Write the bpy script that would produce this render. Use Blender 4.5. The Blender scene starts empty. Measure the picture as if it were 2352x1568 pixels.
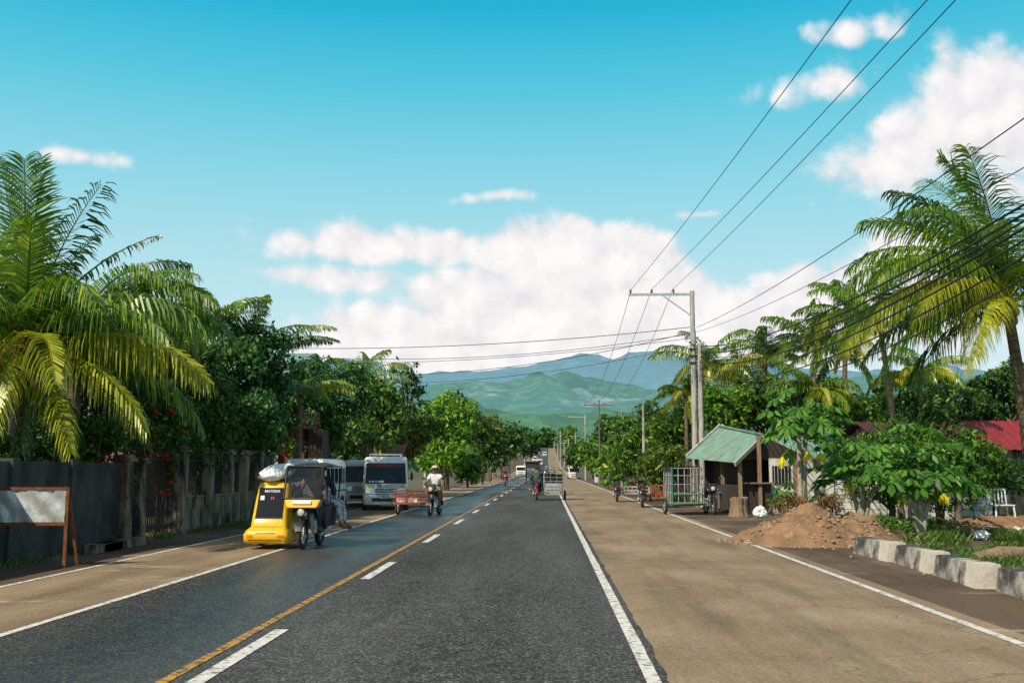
import bpy, math, random
import numpy as np
from mathutils import Vector, Matrix, noise
R=math.radians; PI=math.pi
sc=bpy.context.scene; col=sc.collection
F=2352.0; CAM=Vector((0,0,1.6)); PITCH=math.atan(291/F); YAW=math.atan(79/F)
CM=Matrix.Rotation(YAW,3,'Z')@Matrix.Rotation(PI/2+PITCH,3,'X')
def ray(px,py): return CM@Vector(((px-1176)/F,(784-py)/F,-1))
def at(px,py,D):
    d=ray(px,py); return CAM+d*(D/d.y)
def gr(px,py):
    d=ray(px,py); return CAM+d*(-1.6/d.z)
def gz(y):
    s=max(0.,y-140)
    if s<300: return 7e-5*s*s
    return min(6.3+(s-300)*.042, 14.5)
random.seed(4)
# ---------------------------------------------------------------- materials
def nt_of(m):
    m.use_nodes=True; return m.node_tree
def nn(nt,t,**k):
    n=nt.nodes.new(t)
    for a,b in k.items(): setattr(n,a,b)
    return n
def mat(name,c1,c2=None,scale=4,rough=.6,metal=0,bump=0,bs=30,c3=None,c3s=1.0,c3t=(.55,.7),spec=.5,stretch=(1,1,1),trans=0,coat=0):
    m=bpy.data.materials.new(name); nt=nt_of(m); L=nt.links
    b=nt.nodes['Principled BSDF']
    b.inputs['Roughness'].default_value=rough; b.inputs['Metallic'].default_value=metal
    b.inputs['Specular IOR Level'].default_value=spec
    if coat: b.inputs['Coat Weight'].default_value=coat
    if c2 is None: c2=tuple(x*.78 for x in c1)
    tc=nn(nt,'ShaderNodeTexCoord'); mp=nn(nt,'ShaderNodeMapping'); mp.inputs['Scale'].default_value=stretch
    L.new(tc.outputs['Object'],mp.inputs[0])
    no=nn(nt,'ShaderNodeTexNoise'); no.inputs['Scale'].default_value=scale; no.inputs['Detail'].default_value=6; no.inputs['Roughness'].default_value=.62
    L.new(mp.outputs[0],no.inputs['Vector'])
    rp=nn(nt,'ShaderNodeMapRange'); rp.inputs[1].default_value=.36; rp.inputs[2].default_value=.64
    L.new(no.outputs[0],rp.inputs[0])
    mx=nn(nt,'ShaderNodeMix',data_type='RGBA'); mx.inputs['A'].default_value=(*c1,1); mx.inputs['B'].default_value=(*c2,1)
    L.new(rp.outputs[0],mx.inputs['Factor']); out=mx.outputs['Result']
    if c3:
        n3=nn(nt,'ShaderNodeTexNoise'); n3.inputs['Scale'].default_value=c3s; n3.inputs['Detail'].default_value=8; n3.inputs['Roughness'].default_value=.7
        L.new(mp.outputs[0],n3.inputs['Vector'])
        r3=nn(nt,'ShaderNodeMapRange'); r3.inputs[1].default_value=c3t[0]; r3.inputs[2].default_value=c3t[1]
        L.new(n3.outputs[0],r3.inputs[0])
        m3=nn(nt,'ShaderNodeMix',data_type='RGBA'); m3.inputs['B'].default_value=(*c3,1)
        L.new(r3.outputs[0],m3.inputs['Factor']); L.new(out,m3.inputs['A']); out=m3.outputs['Result']
    L.new(out,b.inputs['Base Color'])
    if bump:
        nb=nn(nt,'ShaderNodeTexNoise'); nb.inputs['Scale'].default_value=bs; nb.inputs['Detail'].default_value=5
        L.new(mp.outputs[0],nb.inputs['Vector'])
        bp=nn(nt,'ShaderNodeBump'); bp.inputs['Strength'].default_value=bump; bp.inputs['Distance'].default_value=.02
        L.new(nb.outputs[0],bp.inputs['Height']); L.new(bp.outputs[0],b.inputs['Normal'])
    return m
def leafmat(name,dark,light,tip=None,tr=.3,rough=.45,spec=.3):
    m=bpy.data.materials.new(name); nt=nt_of(m); L=nt.links
    b=nt.nodes['Principled BSDF']; b.inputs['Roughness'].default_value=rough; b.inputs['Specular IOR Level'].default_value=spec
    g=nn(nt,'ShaderNodeNewGeometry'); cr=nn(nt,'ShaderNodeValToRGB')
    cr.color_ramp.elements[0].color=(*dark,1); cr.color_ramp.elements[1].color=(*light,1)
    if tip:
        e=cr.color_ramp.elements.new(.93); e.color=(*light,1); cr.color_ramp.elements[2].color=(*tip,1)
    tc=nn(nt,'ShaderNodeTexCoord'); no=nn(nt,'ShaderNodeTexNoise'); no.inputs['Scale'].default_value=.9; no.inputs['Detail'].default_value=2
    L.new(tc.outputs['Object'],no.inputs['Vector'])
    ad=nn(nt,'ShaderNodeMath',operation='MULTIPLY_ADD'); ad.inputs[1].default_value=1.3; ad.inputs[2].default_value=-.65
    L.new(no.outputs[0],ad.inputs[0]); a2=nn(nt,'ShaderNodeMath',operation='ADD'); L.new(ad.outputs[0],a2.inputs[0]); L.new(g.outputs['Random Per Island'],a2.inputs[1])
    L.new(a2.outputs[0],cr.inputs[0]); L.new(cr.outputs[0],b.inputs['Base Color'])
    t=nn(nt,'ShaderNodeBsdfTranslucent'); hs=nn(nt,'ShaderNodeHueSaturation'); hs.inputs['Value'].default_value=1.5
    L.new(cr.outputs[0],hs.inputs['Color']); L.new(hs.outputs[0],t.inputs[0])
    mx=nn(nt,'ShaderNodeMixShader'); mx.inputs[0].default_value=tr
    L.new(b.outputs[0],mx.inputs[1]); L.new(t.outputs[0],mx.inputs[2]); L.new(mx.outputs[0],nt.nodes['Material Output'].inputs[0])
    return m
def glass(name,c,alpha):
    m=bpy.data.materials.new(name); nt=nt_of(m); b=nt.nodes['Principled BSDF']
    b.inputs['Base Color'].default_value=(*c,1); b.inputs['Roughness'].default_value=.08; b.inputs['Alpha'].default_value=alpha; b.inputs['Specular IOR Level'].default_value=.4
    return m
K={}
K['leaf_dark']=leafmat('leaf_dark',(.007,.027,.005),(.07,.17,.018),(.19,.30,.04),tr=.22)
K['leaf_mid']=leafmat('leaf_mid',(.016,.055,.007),(.135,.275,.023),(.30,.40,.05),tr=.26)
K['leaf_bright']=leafmat('leaf_bright',(.035,.115,.01),(.21,.40,.03),(.38,.47,.06),tr=.28)
K['leaf_blue']=leafmat('leaf_blue',(.008,.038,.011),(.07,.20,.035),(.17,.30,.07),tr=.22)
K['leaf_olive']=leafmat('leaf_olive',(.022,.05,.007),(.16,.24,.03),(.32,.32,.06),tr=.25)
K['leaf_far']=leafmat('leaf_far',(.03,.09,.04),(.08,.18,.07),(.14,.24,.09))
K['frond']=leafmat('frond',(.03,.085,.007),(.19,.32,.02),(.42,.46,.05),tr=.34,rough=.34,spec=.55)
K['frond_yellow']=leafmat('frond_yellow',(.18,.22,.012),(.46,.46,.03),(.62,.55,.06),tr=.36,rough=.36,spec=.5)
K['frond_dead']=leafmat('frond_dead',(.07,.035,.012),(.24,.13,.035),tr=.15)
K['frond_dark']=leafmat('frond_dark',(.010,.032,.006),(.055,.13,.018),tr=.26,rough=.36,spec=.5)
K['papaya']=leafmat('papaya',(.035,.12,.015),(.14,.33,.04),tr=.36)
K['papaya_yellow']=leafmat('papaya_yellow',(.6,.5,.02),(.8,.7,.04),tr=.3)
K['flower_red']=leafmat('flower_red',(.40,.01,.02),(.65,.03,.04),tr=.3)
K['flower_pink']=leafmat('flower_pink',(.5,.03,.15),(.7,.08,.25),tr=.3)
K['grass']=leafmat('grass',(.03,.08,.01),(.13,.21,.03),(.28,.25,.08))
K['bark']=mat('bark',(.16,.12,.08),(.06,.045,.03),8,.9,bump=.6,bs=20,stretch=(1,1,.4))
K['palm_bark']=mat('palm_bark',(.24,.17,.11),(.07,.05,.035),5,.9,bump=.8,bs=14,stretch=(.6,.6,4))
K['papaya_bark']=mat('papaya_bark',(.42,.36,.27),(.24,.2,.14),12,.85,bump=.4)
K['coconut']=mat('coconut',(.45,.3,.04),(.2,.2,.03),6,.5)
K['conc_pole']=mat('conc_pole',(.52,.48,.43),(.33,.30,.27),3,.85,bump=.3,c3=(.14,.12,.10),c3s=2.2,c3t=(.48,.64),stretch=(3,3,.4))
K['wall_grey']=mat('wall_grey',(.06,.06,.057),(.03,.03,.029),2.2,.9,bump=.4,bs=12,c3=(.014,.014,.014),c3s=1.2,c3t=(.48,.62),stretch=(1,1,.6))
K['wall_beige']=mat('wall_beige',(.30,.235,.15),(.16,.125,.08),3,.9,bump=.4,bs=15,c3=(.03,.026,.022),c3s=1.8,c3t=(.45,.57),stretch=(1.5,1.5,.5))
K['white_wall']=mat('white_wall',(.64,.61,.56),(.45,.43,.39),3,.85,bump=.3,c3=(.2,.18,.15),c3s=1.5,c3t=(.52,.7))
K['iron']=mat('iron',(.03,.03,.03),(.06,.04,.03),20,.6,.5)
K['rust']=mat('rust',(.26,.08,.03),(.12,.04,.02),14,.85,.2,bump=.3)
K['silver_sheet']=mat('silver_sheet',(.66,.66,.64),(.40,.40,.38),4,.4,.35,bump=.9,bs=4,c3=(.25,.2,.14),c3s=3,c3t=(.55,.75))
K['chrome']=mat('chrome',(.66,.66,.64),(.46,.46,.46),6,.25,.6)
K['steel']=mat('steel',(.55,.54,.52),(.36,.35,.34),10,.4,.35)
K['white_paint']=mat('white_paint',(.85,.84,.80),(.78,.76,.71),3,.3,coat=.2,spec=.3,c3=(.5,.46,.4),c3s=1.5,c3t=(.62,.85))
K['yellow_paint']=mat('yellow_paint',(.88,.50,.012),(.82,.44,.01),3,.3,coat=.4,c3=(.5,.25,.02),c3s=2.5,c3t=(.6,.85))
K['black_paint']=mat('black_paint',(.012,.012,.013),(.022,.022,.022),4,.45,spec=.35)
K['black_plastic']=mat('black_plastic',(.02,.02,.02),(.035,.033,.03),10,.6)
K['rubber']=mat('rubber',(.02,.02,.02),(.045,.04,.035),15,.9)
K['vinyl']=mat('vinyl',(.02,.02,.022),(.03,.03,.03),6,.45)
K['glass_dark']=glass('glass_dark',(.014,.018,.024),.96)
K['glass_mid']=glass('glass_mid',(.03,.035,.04),.45)
K['lamp']=mat('lamp',(.7,.7,.65),(.55,.55,.5),20,.12,.3)
K['amber']=mat('amber',(.8,.25,.02),(.7,.2,.02),10,.25)
K['red_lamp']=mat('red_lamp',(.6,.01,.01),(.4,.01,.01),10,.25)
K['red_paint']=mat('red_paint',(.38,.025,.02),(.25,.02,.015),5,.35,c3=(.12,.04,.03),c3s=3)
K['red_wall']=mat('red_wall',(.33,.035,.02),(.2,.025,.015),3,.9,c3=(.08,.03,.02),c3s=2,c3t=(.48,.65))
K['orange_paint']=mat('orange_paint',(.45,.10,.03),(.28,.06,.03),8,.6,c3=(.10,.04,.03),c3s=5,c3t=(.48,.62))
K['green_paint']=mat('green_paint',(.05,.25,.10),(.04,.18,.08),8,.5)
K['blue_paint']=mat('blue_paint',(.05,.12,.4),(.03,.08,.3),8,.5)
K['text_red']=mat('text_red',(.75,.03,.02),None,5,.5)
K['text_white']=mat('text_white',(.85,.85,.85),None,5,.5)
K['text_green']=mat('text_green',(.03,.3,.08),None,5,.5)
K['text_yellow']=mat('text_yellow',(.8,.6,.03),None,5,.5)
K['text_black']=mat('text_black',(.02,.02,.02),None,5,.5)
K['roof_teal']=mat('roof_teal',(.13,.27,.21),(.21,.36,.28),2.5,.55,.05,c3=(.20,.16,.11),c3s=1.8,c3t=(.48,.68))
K['roof_red']=mat('roof_red',(.28,.018,.02),(.20,.015,.016),2,.65,.05,c3=(.09,.03,.025),c3s=2,c3t=(.5,.7))
K['roof_rust']=mat('roof_rust',(.30,.12,.07),(.18,.08,.05),3,.8)
K['roof_brown']=mat('roof_brown',(.09,.018,.018),(.05,.014,.014),3,.8)
K['wood']=mat('wood',(.30,.20,.12),(.16,.10,.06),6,.85,bump=.5,stretch=(3,3,.4))
K['wood_light']=mat('wood_light',(.6,.5,.38),(.42,.33,.24),6,.8,stretch=(3,3,.5))
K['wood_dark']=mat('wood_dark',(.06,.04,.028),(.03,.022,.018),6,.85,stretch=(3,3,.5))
K['dirt']=mat('dirt',(.30,.165,.08),(.15,.08,.04),2.5,.95,bump=1,bs=9,c3=(.36,.25,.15),c3s=5,c3t=(.52,.66))
K['rock']=mat('rock',(.36,.28,.20),(.21,.14,.085),5,.9,bump=.5)
K['sack']=mat('sack',(.86,.86,.86),(.76,.75,.76),5,.7,bump=.4,bs=9)
K['skin']=mat('skin',(.30,.15,.09),(.26,.125,.075),6,.5)
K['hair']=mat('hair',(.012,.01,.009),None,20,.5)
K['shirt_white']=mat('shirt_white',(.78,.78,.77),(.68,.68,.68),4,.85,bump=.3,bs=10)
K['shirt_green']=mat('shirt_green',(.05,.13,.06),(.04,.09,.045),5,.9)
K['shirt_dark']=mat('shirt_dark',(.03,.035,.05),None,5,.9)
K['shirt_pink']=mat('shirt_pink',(.6,.1,.2),None,5,.9)
K['shirt_mauve']=mat('shirt_mauve',(.3,.16,.17),None,5,.9)
K['denim']=mat('denim',(.05,.07,.12),(.03,.045,.08),8,.9)
K['khaki']=mat('khaki',(.25,.17,.1),(.18,.12,.08),8,.9)
K['cap']=mat('cap',(.6,.52,.33),None,8,.85)
K['patterned']=mat('patterned',(.03,.05,.12),(.75,.75,.78),16,.9)
K['plate']=mat('plate',(.7,.72,.7),None,5,.5)
K['pole_wood']=mat('pole_wood',(.16,.12,.09),None,5,.9)
K['insul']=mat('insulator',(.12,.08,.06),None,5,.3)
K['cable']=mat('cable',(.01,.01,.012),None,5,.6)
K['tarp']=mat('tarp',(.05,.10,.25),(.6,.12,.06),12,.6,c3=(.7,.66,.58),c3s=14,c3t=(.5,.56))
K['plastic_white']=mat('plastic_white',(.78,.78,.78),None,5,.4)
K['plastic_blue']=mat('plastic_blue',(.05,.25,.5),None,5,.5)
def blockmat():
    m=mat('block_wall',(.66,.64,.60),(.48,.46,.42),3,.9,bump=.3,c3=(.16,.15,.12),c3s=1.6,c3t=(.52,.7)); nt=m.node_tree; L=nt.links
    b=nt.nodes['Principled BSDF']; src=b.inputs['Base Color'].links[0].from_socket
    tc=nn(nt,'ShaderNodeTexCoord'); sp=nn(nt,'ShaderNodeSeparateXYZ'); cb=nn(nt,'ShaderNodeCombineXYZ'); L.new(tc.outputs['Object'],sp.inputs[0])
    L.new(sp.outputs[0],cb.inputs[0]); L.new(sp.outputs[2],cb.inputs[1])
    br=nn(nt,'ShaderNodeTexBrick'); br.inputs['Scale'].default_value=1; br.inputs['Brick Width'].default_value=.4; br.inputs['Row Height'].default_value=.2; br.inputs['Mortar Size'].default_value=.012
    L.new(cb.outputs[0],br.inputs['Vector'])
    mx=nn(nt,'ShaderNodeMix',data_type='RGBA'); mx.inputs['B'].default_value=(.16,.15,.14,1); L.new(br.outputs['Fac'],mx.inputs['Factor']); L.new(src,mx.inputs['A']); L.new(mx.outputs['Result'],b.inputs['Base Color'])
    return m
K['block']=blockmat()
# ---------------------------------------------------------------- helpers
def tag(o,label,cat,group=None,kind=None):
    if label: o['label']=label
    if cat: o['category']=cat
    if group: o['group']=group
    if kind: o['kind']=kind
    return o
def thing(name,label,cat,loc=(0,0,0),rz=0,group=None):
    o=bpy.data.objects.new(name,None); col.objects.link(o); o.location=loc; o.rotation_euler=(0,0,rz); o.empty_display_size=.2
    return tag(o,label,cat,group)
class MB:
    def __init__(s): s.v=[]; s.f=[]; s.s=[]
    def add(s,vs,fs,sm=False):
        k=len(s.v); s.v+= [tuple(v) for v in vs]
        for f in fs: s.f.append([i+k for i in f]); s.s.append(sm)
        return s
    def box(s,c,d,rz=0,rx=0,ry=0):
        M_=Matrix.Rotation(rz,3,'Z')@Matrix.Rotation(ry,3,'Y')@Matrix.Rotation(rx,3,'X'); c=Vector(c)
        vs=[c+M_@Vector((d[0]/2*a,d[1]/2*b,d[2]/2*e)) for a in(-1,1) for b in(-1,1) for e in(-1,1)]
        return s.add(vs,[(0,1,3,2),(4,6,7,5),(0,4,5,1),(2,3,7,6),(0,2,6,4),(1,5,7,3)])
    def tube(s,pts,r,n=7,cap=True):
        pts=[Vector(p) for p in pts]; m=len(pts)
        if not hasattr(r,'__len__'): r=[r]*m
        vs=[]; up=None
        for i,p in enumerate(pts):
            t=(pts[min(i+1,m-1)]-pts[max(i-1,0)]).normalized()
            if up is None: up=Vector((0,0,1)) if abs(t.z)<.9 else Vector((0,1,0))
            a=t.cross(up)
            if a.length<1e-4: a=t.cross(Vector((1,0,0)))
            a.normalize(); b=a.cross(t).normalized(); up=b
            for k in range(n):
                an=2*PI*k/n; vs.append(p+(a*math.cos(an)+b*math.sin(an))*r[i])
        fs=[(i*n+k,i*n+(k+1)%n,(i+1)*n+(k+1)%n,(i+1)*n+k) for i in range(m-1) for k in range(n)]
        s.add(vs,fs,True)
        if cap:
            s.add(vs[:n],[tuple(range(n))[::-1]]); s.add(vs[-n:],[tuple(range(n))])
        return s
    def bar(s,a,b,w,h=None):
        h=h or w; a=Vector(a); b=Vector(b); t=(b-a).normalized(); up=Vector((0,0,1)) if abs(t.z)<.95 else Vector((0,1,0))
        x=t.cross(up).normalized()*w/2; y=x.cross(t).normalized()*h/2
        vs=[p+x*i+y*j for p in(a,b) for i in(-1,1) for j in(-1,1)]
        return s.add(vs,[(0,1,3,2),(4,6,7,5),(0,4,5,1),(2,3,7,6),(0,2,6,4),(1,5,7,3)])
    def torus(s,c,ax,R_,r,n=24,m=8):
        c=Vector(c); ax=Vector(ax).normalized(); a=ax.orthogonal().normalized(); b=ax.cross(a); vs=[]
        for i in range(n):
            t=2*PI*i/n; d=a*math.cos(t)+b*math.sin(t)
            for j in range(m):
                u=2*PI*j/m; vs.append(c+d*(R_+r*math.cos(u))+ax*r*math.sin(u))
        fs=[(i*m+j,((i+1)%n)*m+j,((i+1)%n)*m+(j+1)%m,i*m+(j+1)%m) for i in range(n) for j in range(m)]
        return s.add(vs,fs,True)
    def ell(s,c,r,n=14,m=8,jit=0,z0=-1):
        c=Vector(c); vs=[]
        for j in range(m+1):
            ph=-PI/2+PI*j/m
            zz=max(math.sin(ph),z0)
            for i in range(n):
                t=2*PI*i/n; q=1+(random.uniform(-jit,jit) if jit else 0); vs.append(c+Vector((r[0]*math.cos(ph)*math.cos(t)*q,r[1]*math.cos(ph)*math.sin(t)*q,r[2]*zz*q)))
        fs=[(j*n+i,j*n+(i+1)%n,(j+1)*n+(i+1)%n,(j+1)*n+i) for j in range(m) for i in range(n)]
        return s.add(vs,fs,True)
    def disc(s,c,ax,r,n=16):
        c=Vector(c); ax=Vector(ax).normalized(); a=ax.orthogonal().normalized(); b=ax.cross(a)
        return s.add([c+(a*math.cos(2*PI*i/n)+b*math.sin(2*PI*i/n))*r for i in range(n)],[tuple(range(n))])
    def cyl(s,a,b,r,n=14): return s.tube([a,b],r,n)
    def quad(s,a,b,c,d): return s.add([a,b,c,d],[(0,1,2,3)])
    def build(s,name,m,parent=None,bevel=0,loc=None):
        me=bpy.data.meshes.new(name); me.from_pydata([tuple(v) for v in s.v],[],s.f); me.update()
        me.polygons.foreach_set('use_smooth',s.s)
        me.materials.append(K[m] if isinstance(m,str) else m)
        o=bpy.data.objects.new(name,me); col.objects.link(o)
        if parent: o.parent=parent
        if loc is not None: o.location=loc
        if bevel:
            b=o.modifiers.new('b','BEVEL'); b.width=bevel; b.segments=2; b.limit_method='ANGLE'; b.angle_limit=R(40)
        return o
def quads(name,V,m,parent=None):
    n=len(V); me=bpy.data.meshes.new(name); k=V.shape[1]
    me.vertices.add(n*k); me.vertices.foreach_set('co',V.reshape(-1).astype(np.float32))
    me.loops.add(n*k); me.loops.foreach_set('vertex_index',np.arange(n*k,dtype=np.int32))
    me.polygons.add(n); me.polygons.foreach_set('loop_start',np.arange(0,n*k,k,dtype=np.int32))
    me.update(calc_edges=True); me.validate()
    me.materials.append(K[m]); o=bpy.data.objects.new(name,me); col.objects.link(o)
    if parent: o.parent=parent
    return o
def text(s,size,m,name,parent,loc,rot=(PI/2,0,0),ext=.001,sx=1):
    cu=bpy.data.curves.new(name,'FONT'); cu.body=s; cu.size=size; cu.extrude=ext; cu.align_x='CENTER'; cu.align_y='CENTER'; cu.offset=size*.006
    ob=bpy.data.objects.new('t',cu); me=bpy.data.meshes.new_from_object(ob); bpy.data.objects.remove(ob); me.materials.clear(); me.materials.append(K[m])
    o=bpy.data.objects.new(name,me); col.objects.link(o); o.parent=parent; o.location=loc; o.rotation_euler=rot; o.scale=(sx,1,1); return o
rg=np.random.default_rng(7)
def nrm(a): return a/np.maximum(np.linalg.norm(a,axis=1,keepdims=True),1e-6)
def leafcloud(cen,rad,n,size,asp=.5,flat=.85):
    cen=np.array(cen); rad=np.array(rad)
    w=rad**2; idx=rg.choice(len(cen),size=n,p=w/w.sum())
    d=nrm(rg.normal(size=(n,3))); d[:,2]=np.abs(d[:,2])*np.where(rg.random(n)<.75,1,-1)
    p=cen[idx]+d*(rad[idx]*(.45+.6*rg.random(n)**.6))[:,None]*np.array([1,1,flat])
    nr=nrm(d+rg.normal(size=(n,3))*.55+np.array([0,0,.35])); a=nrm(np.cross(nr,rg.normal(size=(n,3)))+np.array([0,0,-.35]))
    b=nrm(np.cross(nr,a)); l=(size*(.6+.8*rg.random(n)))[:,None]
    return np.stack([p,p+a*l*.5+b*l*asp*.5,p+a*l+nr*l*-.12,p+a*l*.5-b*l*asp*.5],axis=1)
def px_tree(label,px,py,D,rx,ry,m,name='leafy_tree',cat='tree',group=None,cov=3.2,leaf=None,depth=1.0,trunk=.12,loose=0,asp=.5,k=15,cap=26000,lm=1.0):
    c=at(px,py,D); Rx=rx*1.2*D/F; Rz=ry*1.15*D/F; Ry=Rx*depth; z0=gz(D)
    root=thing(name,label,cat,(c.x,c.y,z0),0,group)
    cz=c.z-z0
    sub=[]
    for i in range(k):
        while 1:
            q=Vector([random.uniform(-1,1) for _ in range(3)])
            if .3<q.length<.95: break
        f=random.uniform(.26,.42); q*=(1-f*.8)/.95+loose
        sub.append((Vector((q.x*Rx,q.y*Ry,cz+q.z*Rz)),f))
    cen=[];rad=[]
    for q,f in sub:
        for j in range(11):
            d=Vector((random.gauss(0,1),random.gauss(0,1),random.gauss(0,1))).normalized()
            cen.append((q.x+d.x*f*Rx,q.y+d.y*f*Ry,max(q.z+d.z*f*Rz,.12))); rad.append(min(Rx,Rz)*random.uniform(.13,.26))
    lf=(leaf or max(.11,.0042*D))*lm
    n=int(min(cap,cov*4*PI*max(Rx*Rz,.05)/(lf*lf*asp)))
    V=leafcloud(cen,rad,n,lf,asp)
    V[:,:,2]=np.maximum(V[:,:,2],.02)
    quads('crown',V,m,root)
    b=MB(); b.tube([(0,0,-.1),(random.uniform(-.1,.1),0,cz*.4),(0,0,max(.3,cz))],[trunk,trunk*.75,trunk*.35],8)
    for q,f in sub[:8]:
        s=Vector((0,0,cz*random.uniform(.3,.75))); mid=s.lerp(q,.5)+Vector((0,0,.1*Rz)); b.tube([s,mid,q],[trunk*.45,trunk*.3,trunk*.12],5)
    b.build('trunk','bark',root)
    return root
def frond_quads(az,el,L,bend,n=46,lw=.05,ll=.85,droop=.7,side_t=0,gap=0):
    N=24; P=[np.zeros(3)]; T=[]
    for i in range(N+1):
        t=i/N; e=el-bend*t**1.25; a=az+side_t*t
        T.append(np.array([math.cos(e)*math.cos(a),math.cos(e)*math.sin(a),math.sin(e)]))
        if i<N: P.append(P[-1]+T[-1]*L/N)
    Q=[]
    hs=np.array([math.sin(az),-math.cos(az),0.]); tw=random.uniform(-.6,.6)
    for i in range(N):
        w=.032*(1-i/N)+.006; s=hs*w; u=np.cross(hs,T[i]); u=u/(np.linalg.norm(u)+1e-6)*w
        Q.append([P[i]-s,P[i]+s,P[i+1]+s*.9,P[i+1]-s*.9]); Q.append([P[i]-u,P[i]+u,P[i+1]+u*.9,P[i+1]-u*.9])
    for k in range(n):
        t=.10+.90*(k+.5)/n
        f=t*N; i=min(int(f),N-1); p=P[i]+(P[i+1]-P[i])*(f-i); T_=T[i]
        up0=np.cross(hs,T_); s=hs*math.cos(tw*t)+up0*math.sin(tw*t); up=np.cross(s,T_)
        prof=(math.sin(PI*min(1,(t*.80+.17)))**.55)
        for sg in(-1,1):
            if random.random()<gap+.04: continue
            l=ll*prof*random.uniform(.72,1.15); jd=random.uniform(-.14,.14); dr=droop*random.uniform(.7,1.35)
            d1=s*sg*.8+T_*(.4+.55*t+jd)+up*(.2+random.uniform(-.14,.14))+np.array([0,0,-.2*dr]); d1/=np.linalg.norm(d1)
            d2=d1+np.array([0,0,-dr]); d2/=np.linalg.norm(d2)
            d3=d2+np.array([0,0,-dr*1.1]); d3/=np.linalg.norm(d3)
            m1=p+d1*l*.35; m2=m1+d2*l*.35; tp=m2+d3*l*.3; w=T_*lw*.5+up*lw*.2*sg
            Q.append([p-w*.6,p+w*.6,m1+w,m1-w]); Q.append([m1-w,m1+w,m2+w*.7,m2-w*.7]); Q.append([m2-w*.7,m2+w*.7,tp+w*.08,tp-w*.08])
    return np.array(Q)
def palm(label,base,ch,fronds,lean=(0,0),tr=.16,name='coconut_palm',cat='palm tree',group=None,separate=True,nuts=6,lw=.045,n=54,stub=True,llf=.28):
    root=thing(name,label,cat,base,0,group); top=Vector((lean[0],lean[1],ch))
    pts=[Vector((0,0,-.2))]+[Vector((lean[0]*(t**1.8),lean[1]*(t**1.8),ch*t)) for t in(.1,.25,.4,.55,.7,.85,1)]
    MB().tube(pts,[tr*1.5,tr*1.2]+[tr*(1-.25*i/6) for i in range(6)],10).build('trunk','palm_bark',root)
    for f in fronds:
        az,el,L,bend,m=f[:5]; kw=f[5] if len(f)>5 else {}
        kw=dict(dict(n=n,lw=lw,ll=L*llf,droop=1.0),**kw)
        quads('frond',frond_quads(az,el,L,bend,**kw)+np.array(top),m,root)
    for i in range(nuts):
        a=random.uniform(0,2*PI); MB().ell((top.x+.28*math.cos(a),top.y+.28*math.sin(a),top.z-.22-random.uniform(0,.2)),(.12,.12,.15)).build('coconut','coconut',root)
    if stub: MB().tube([top+Vector((0,0,-.3)),top,top+Vector((0,0,.5))],[tr*1.1,tr*1.4,tr*.5],8).build('crown_shaft','palm_bark',root)
    return root
def dup(root,loc,rz,label,group=None):
    r=root.copy(); col.objects.link(r); r.location=loc; r.rotation_euler=(0,0,rz); r['label']=label
    if group: r['group']=group
    for ch in list(root.children):
        c=ch.copy(); col.objects.link(c); c.parent=r
        for g in ch.children:
            d=g.copy(); col.objects.link(d); d.parent=c
    return r
# ---------------------------------------------------------------- world
w=bpy.data.worlds.new('World'); sc.world=w; w.use_nodes=True; nt=w.node_tree; L=nt.links
SUN_AZ=Vector((-.66,-.75)).normalized(); SUN_EL=R(42)
bg=nt.nodes['Background']; bg.inputs['Strength'].default_value=.1
sky=nn(nt,'ShaderNodeTexSky',sky_type='NISHITA'); sky.sun_disc=False; sky.sun_elevation=SUN_EL; sky.sun_rotation=math.atan2(SUN_AZ.x,SUN_AZ.y)
tc=nn(nt,'ShaderNodeTexCoord'); sp=nn(nt,'ShaderNodeSeparateXYZ'); L.new(tc.outputs['Generated'],sp.inputs[0])
def mth(nt,op,a,b=None,c=None,clamp=False):
    n=nn(nt,'ShaderNodeMath',operation=op); n.use_clamp=clamp
    for i,x in enumerate((a,b,c)):
        if x is None: continue
        if isinstance(x,(int,float)): n.inputs[i].default_value=x
        else: nt.links.new(x,n.inputs[i])
    return n.outputs[0]
u=mth(nt,'ARCTAN2',sp.outputs[0],sp.outputs[1]); v=mth(nt,'ARCSINE',sp.outputs[2])
cv=nn(nt,'ShaderNodeCombineXYZ'); L.new(u,cv.inputs[0]); L.new(v,cv.inputs[1])
blobs=[(1310,600,200,115,1.25),(1325,545,90,70,1.1),(1185,580,130,85,1.1),(1440,590,135,90,1.1),(1080,700,240,100,1.1),(920,775,270,85,1),(1280,740,440,130,1.35),(1540,690,170,110,1),
 (840,560,260,62,.8),(1000,565,160,50,.7),(780,645,200,42,.62),(1690,735,260,105,1.0),(1900,680,220,90,.9),(2090,610,160,95,.9),(1250,830,850,90,1.2),(1620,790,660,85,1.15),
 (2300,275,310,165,.92),(2120,335,180,105,.8),(2020,395,150,85,.66),(1890,185,150,50,.42),(1930,60,120,30,.3),(190,360,90,22,.34),(1145,463,90,14,.34),(1620,482,85,16,.34),(2330,430,120,60,.42)]
g=bpy.data.node_groups.new('CloudDensity','ShaderNodeTree')
g.interface.new_socket('Vector',in_out='INPUT',socket_type='NodeSocketVector'); g.interface.new_socket('Mask',in_out='OUTPUT',socket_type='NodeSocketFloat')
gi=g.nodes.new('NodeGroupInput'); go=g.nodes.new('NodeGroupOutput')
acc=None
wn=nn(g,'ShaderNodeTexNoise'); wn.inputs['Scale'].default_value=9; wn.inputs['Detail'].default_value=2; g.links.new(gi.outputs[0],wn.inputs['Vector'])
ws=nn(g,'ShaderNodeVectorMath',operation='MULTIPLY_ADD'); ws.inputs[1].default_value=(.06,.035,0); ws.inputs[2].default_value=(-.03,-.0175,0); g.links.new(wn.outputs['Color'],ws.inputs[0])
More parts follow.
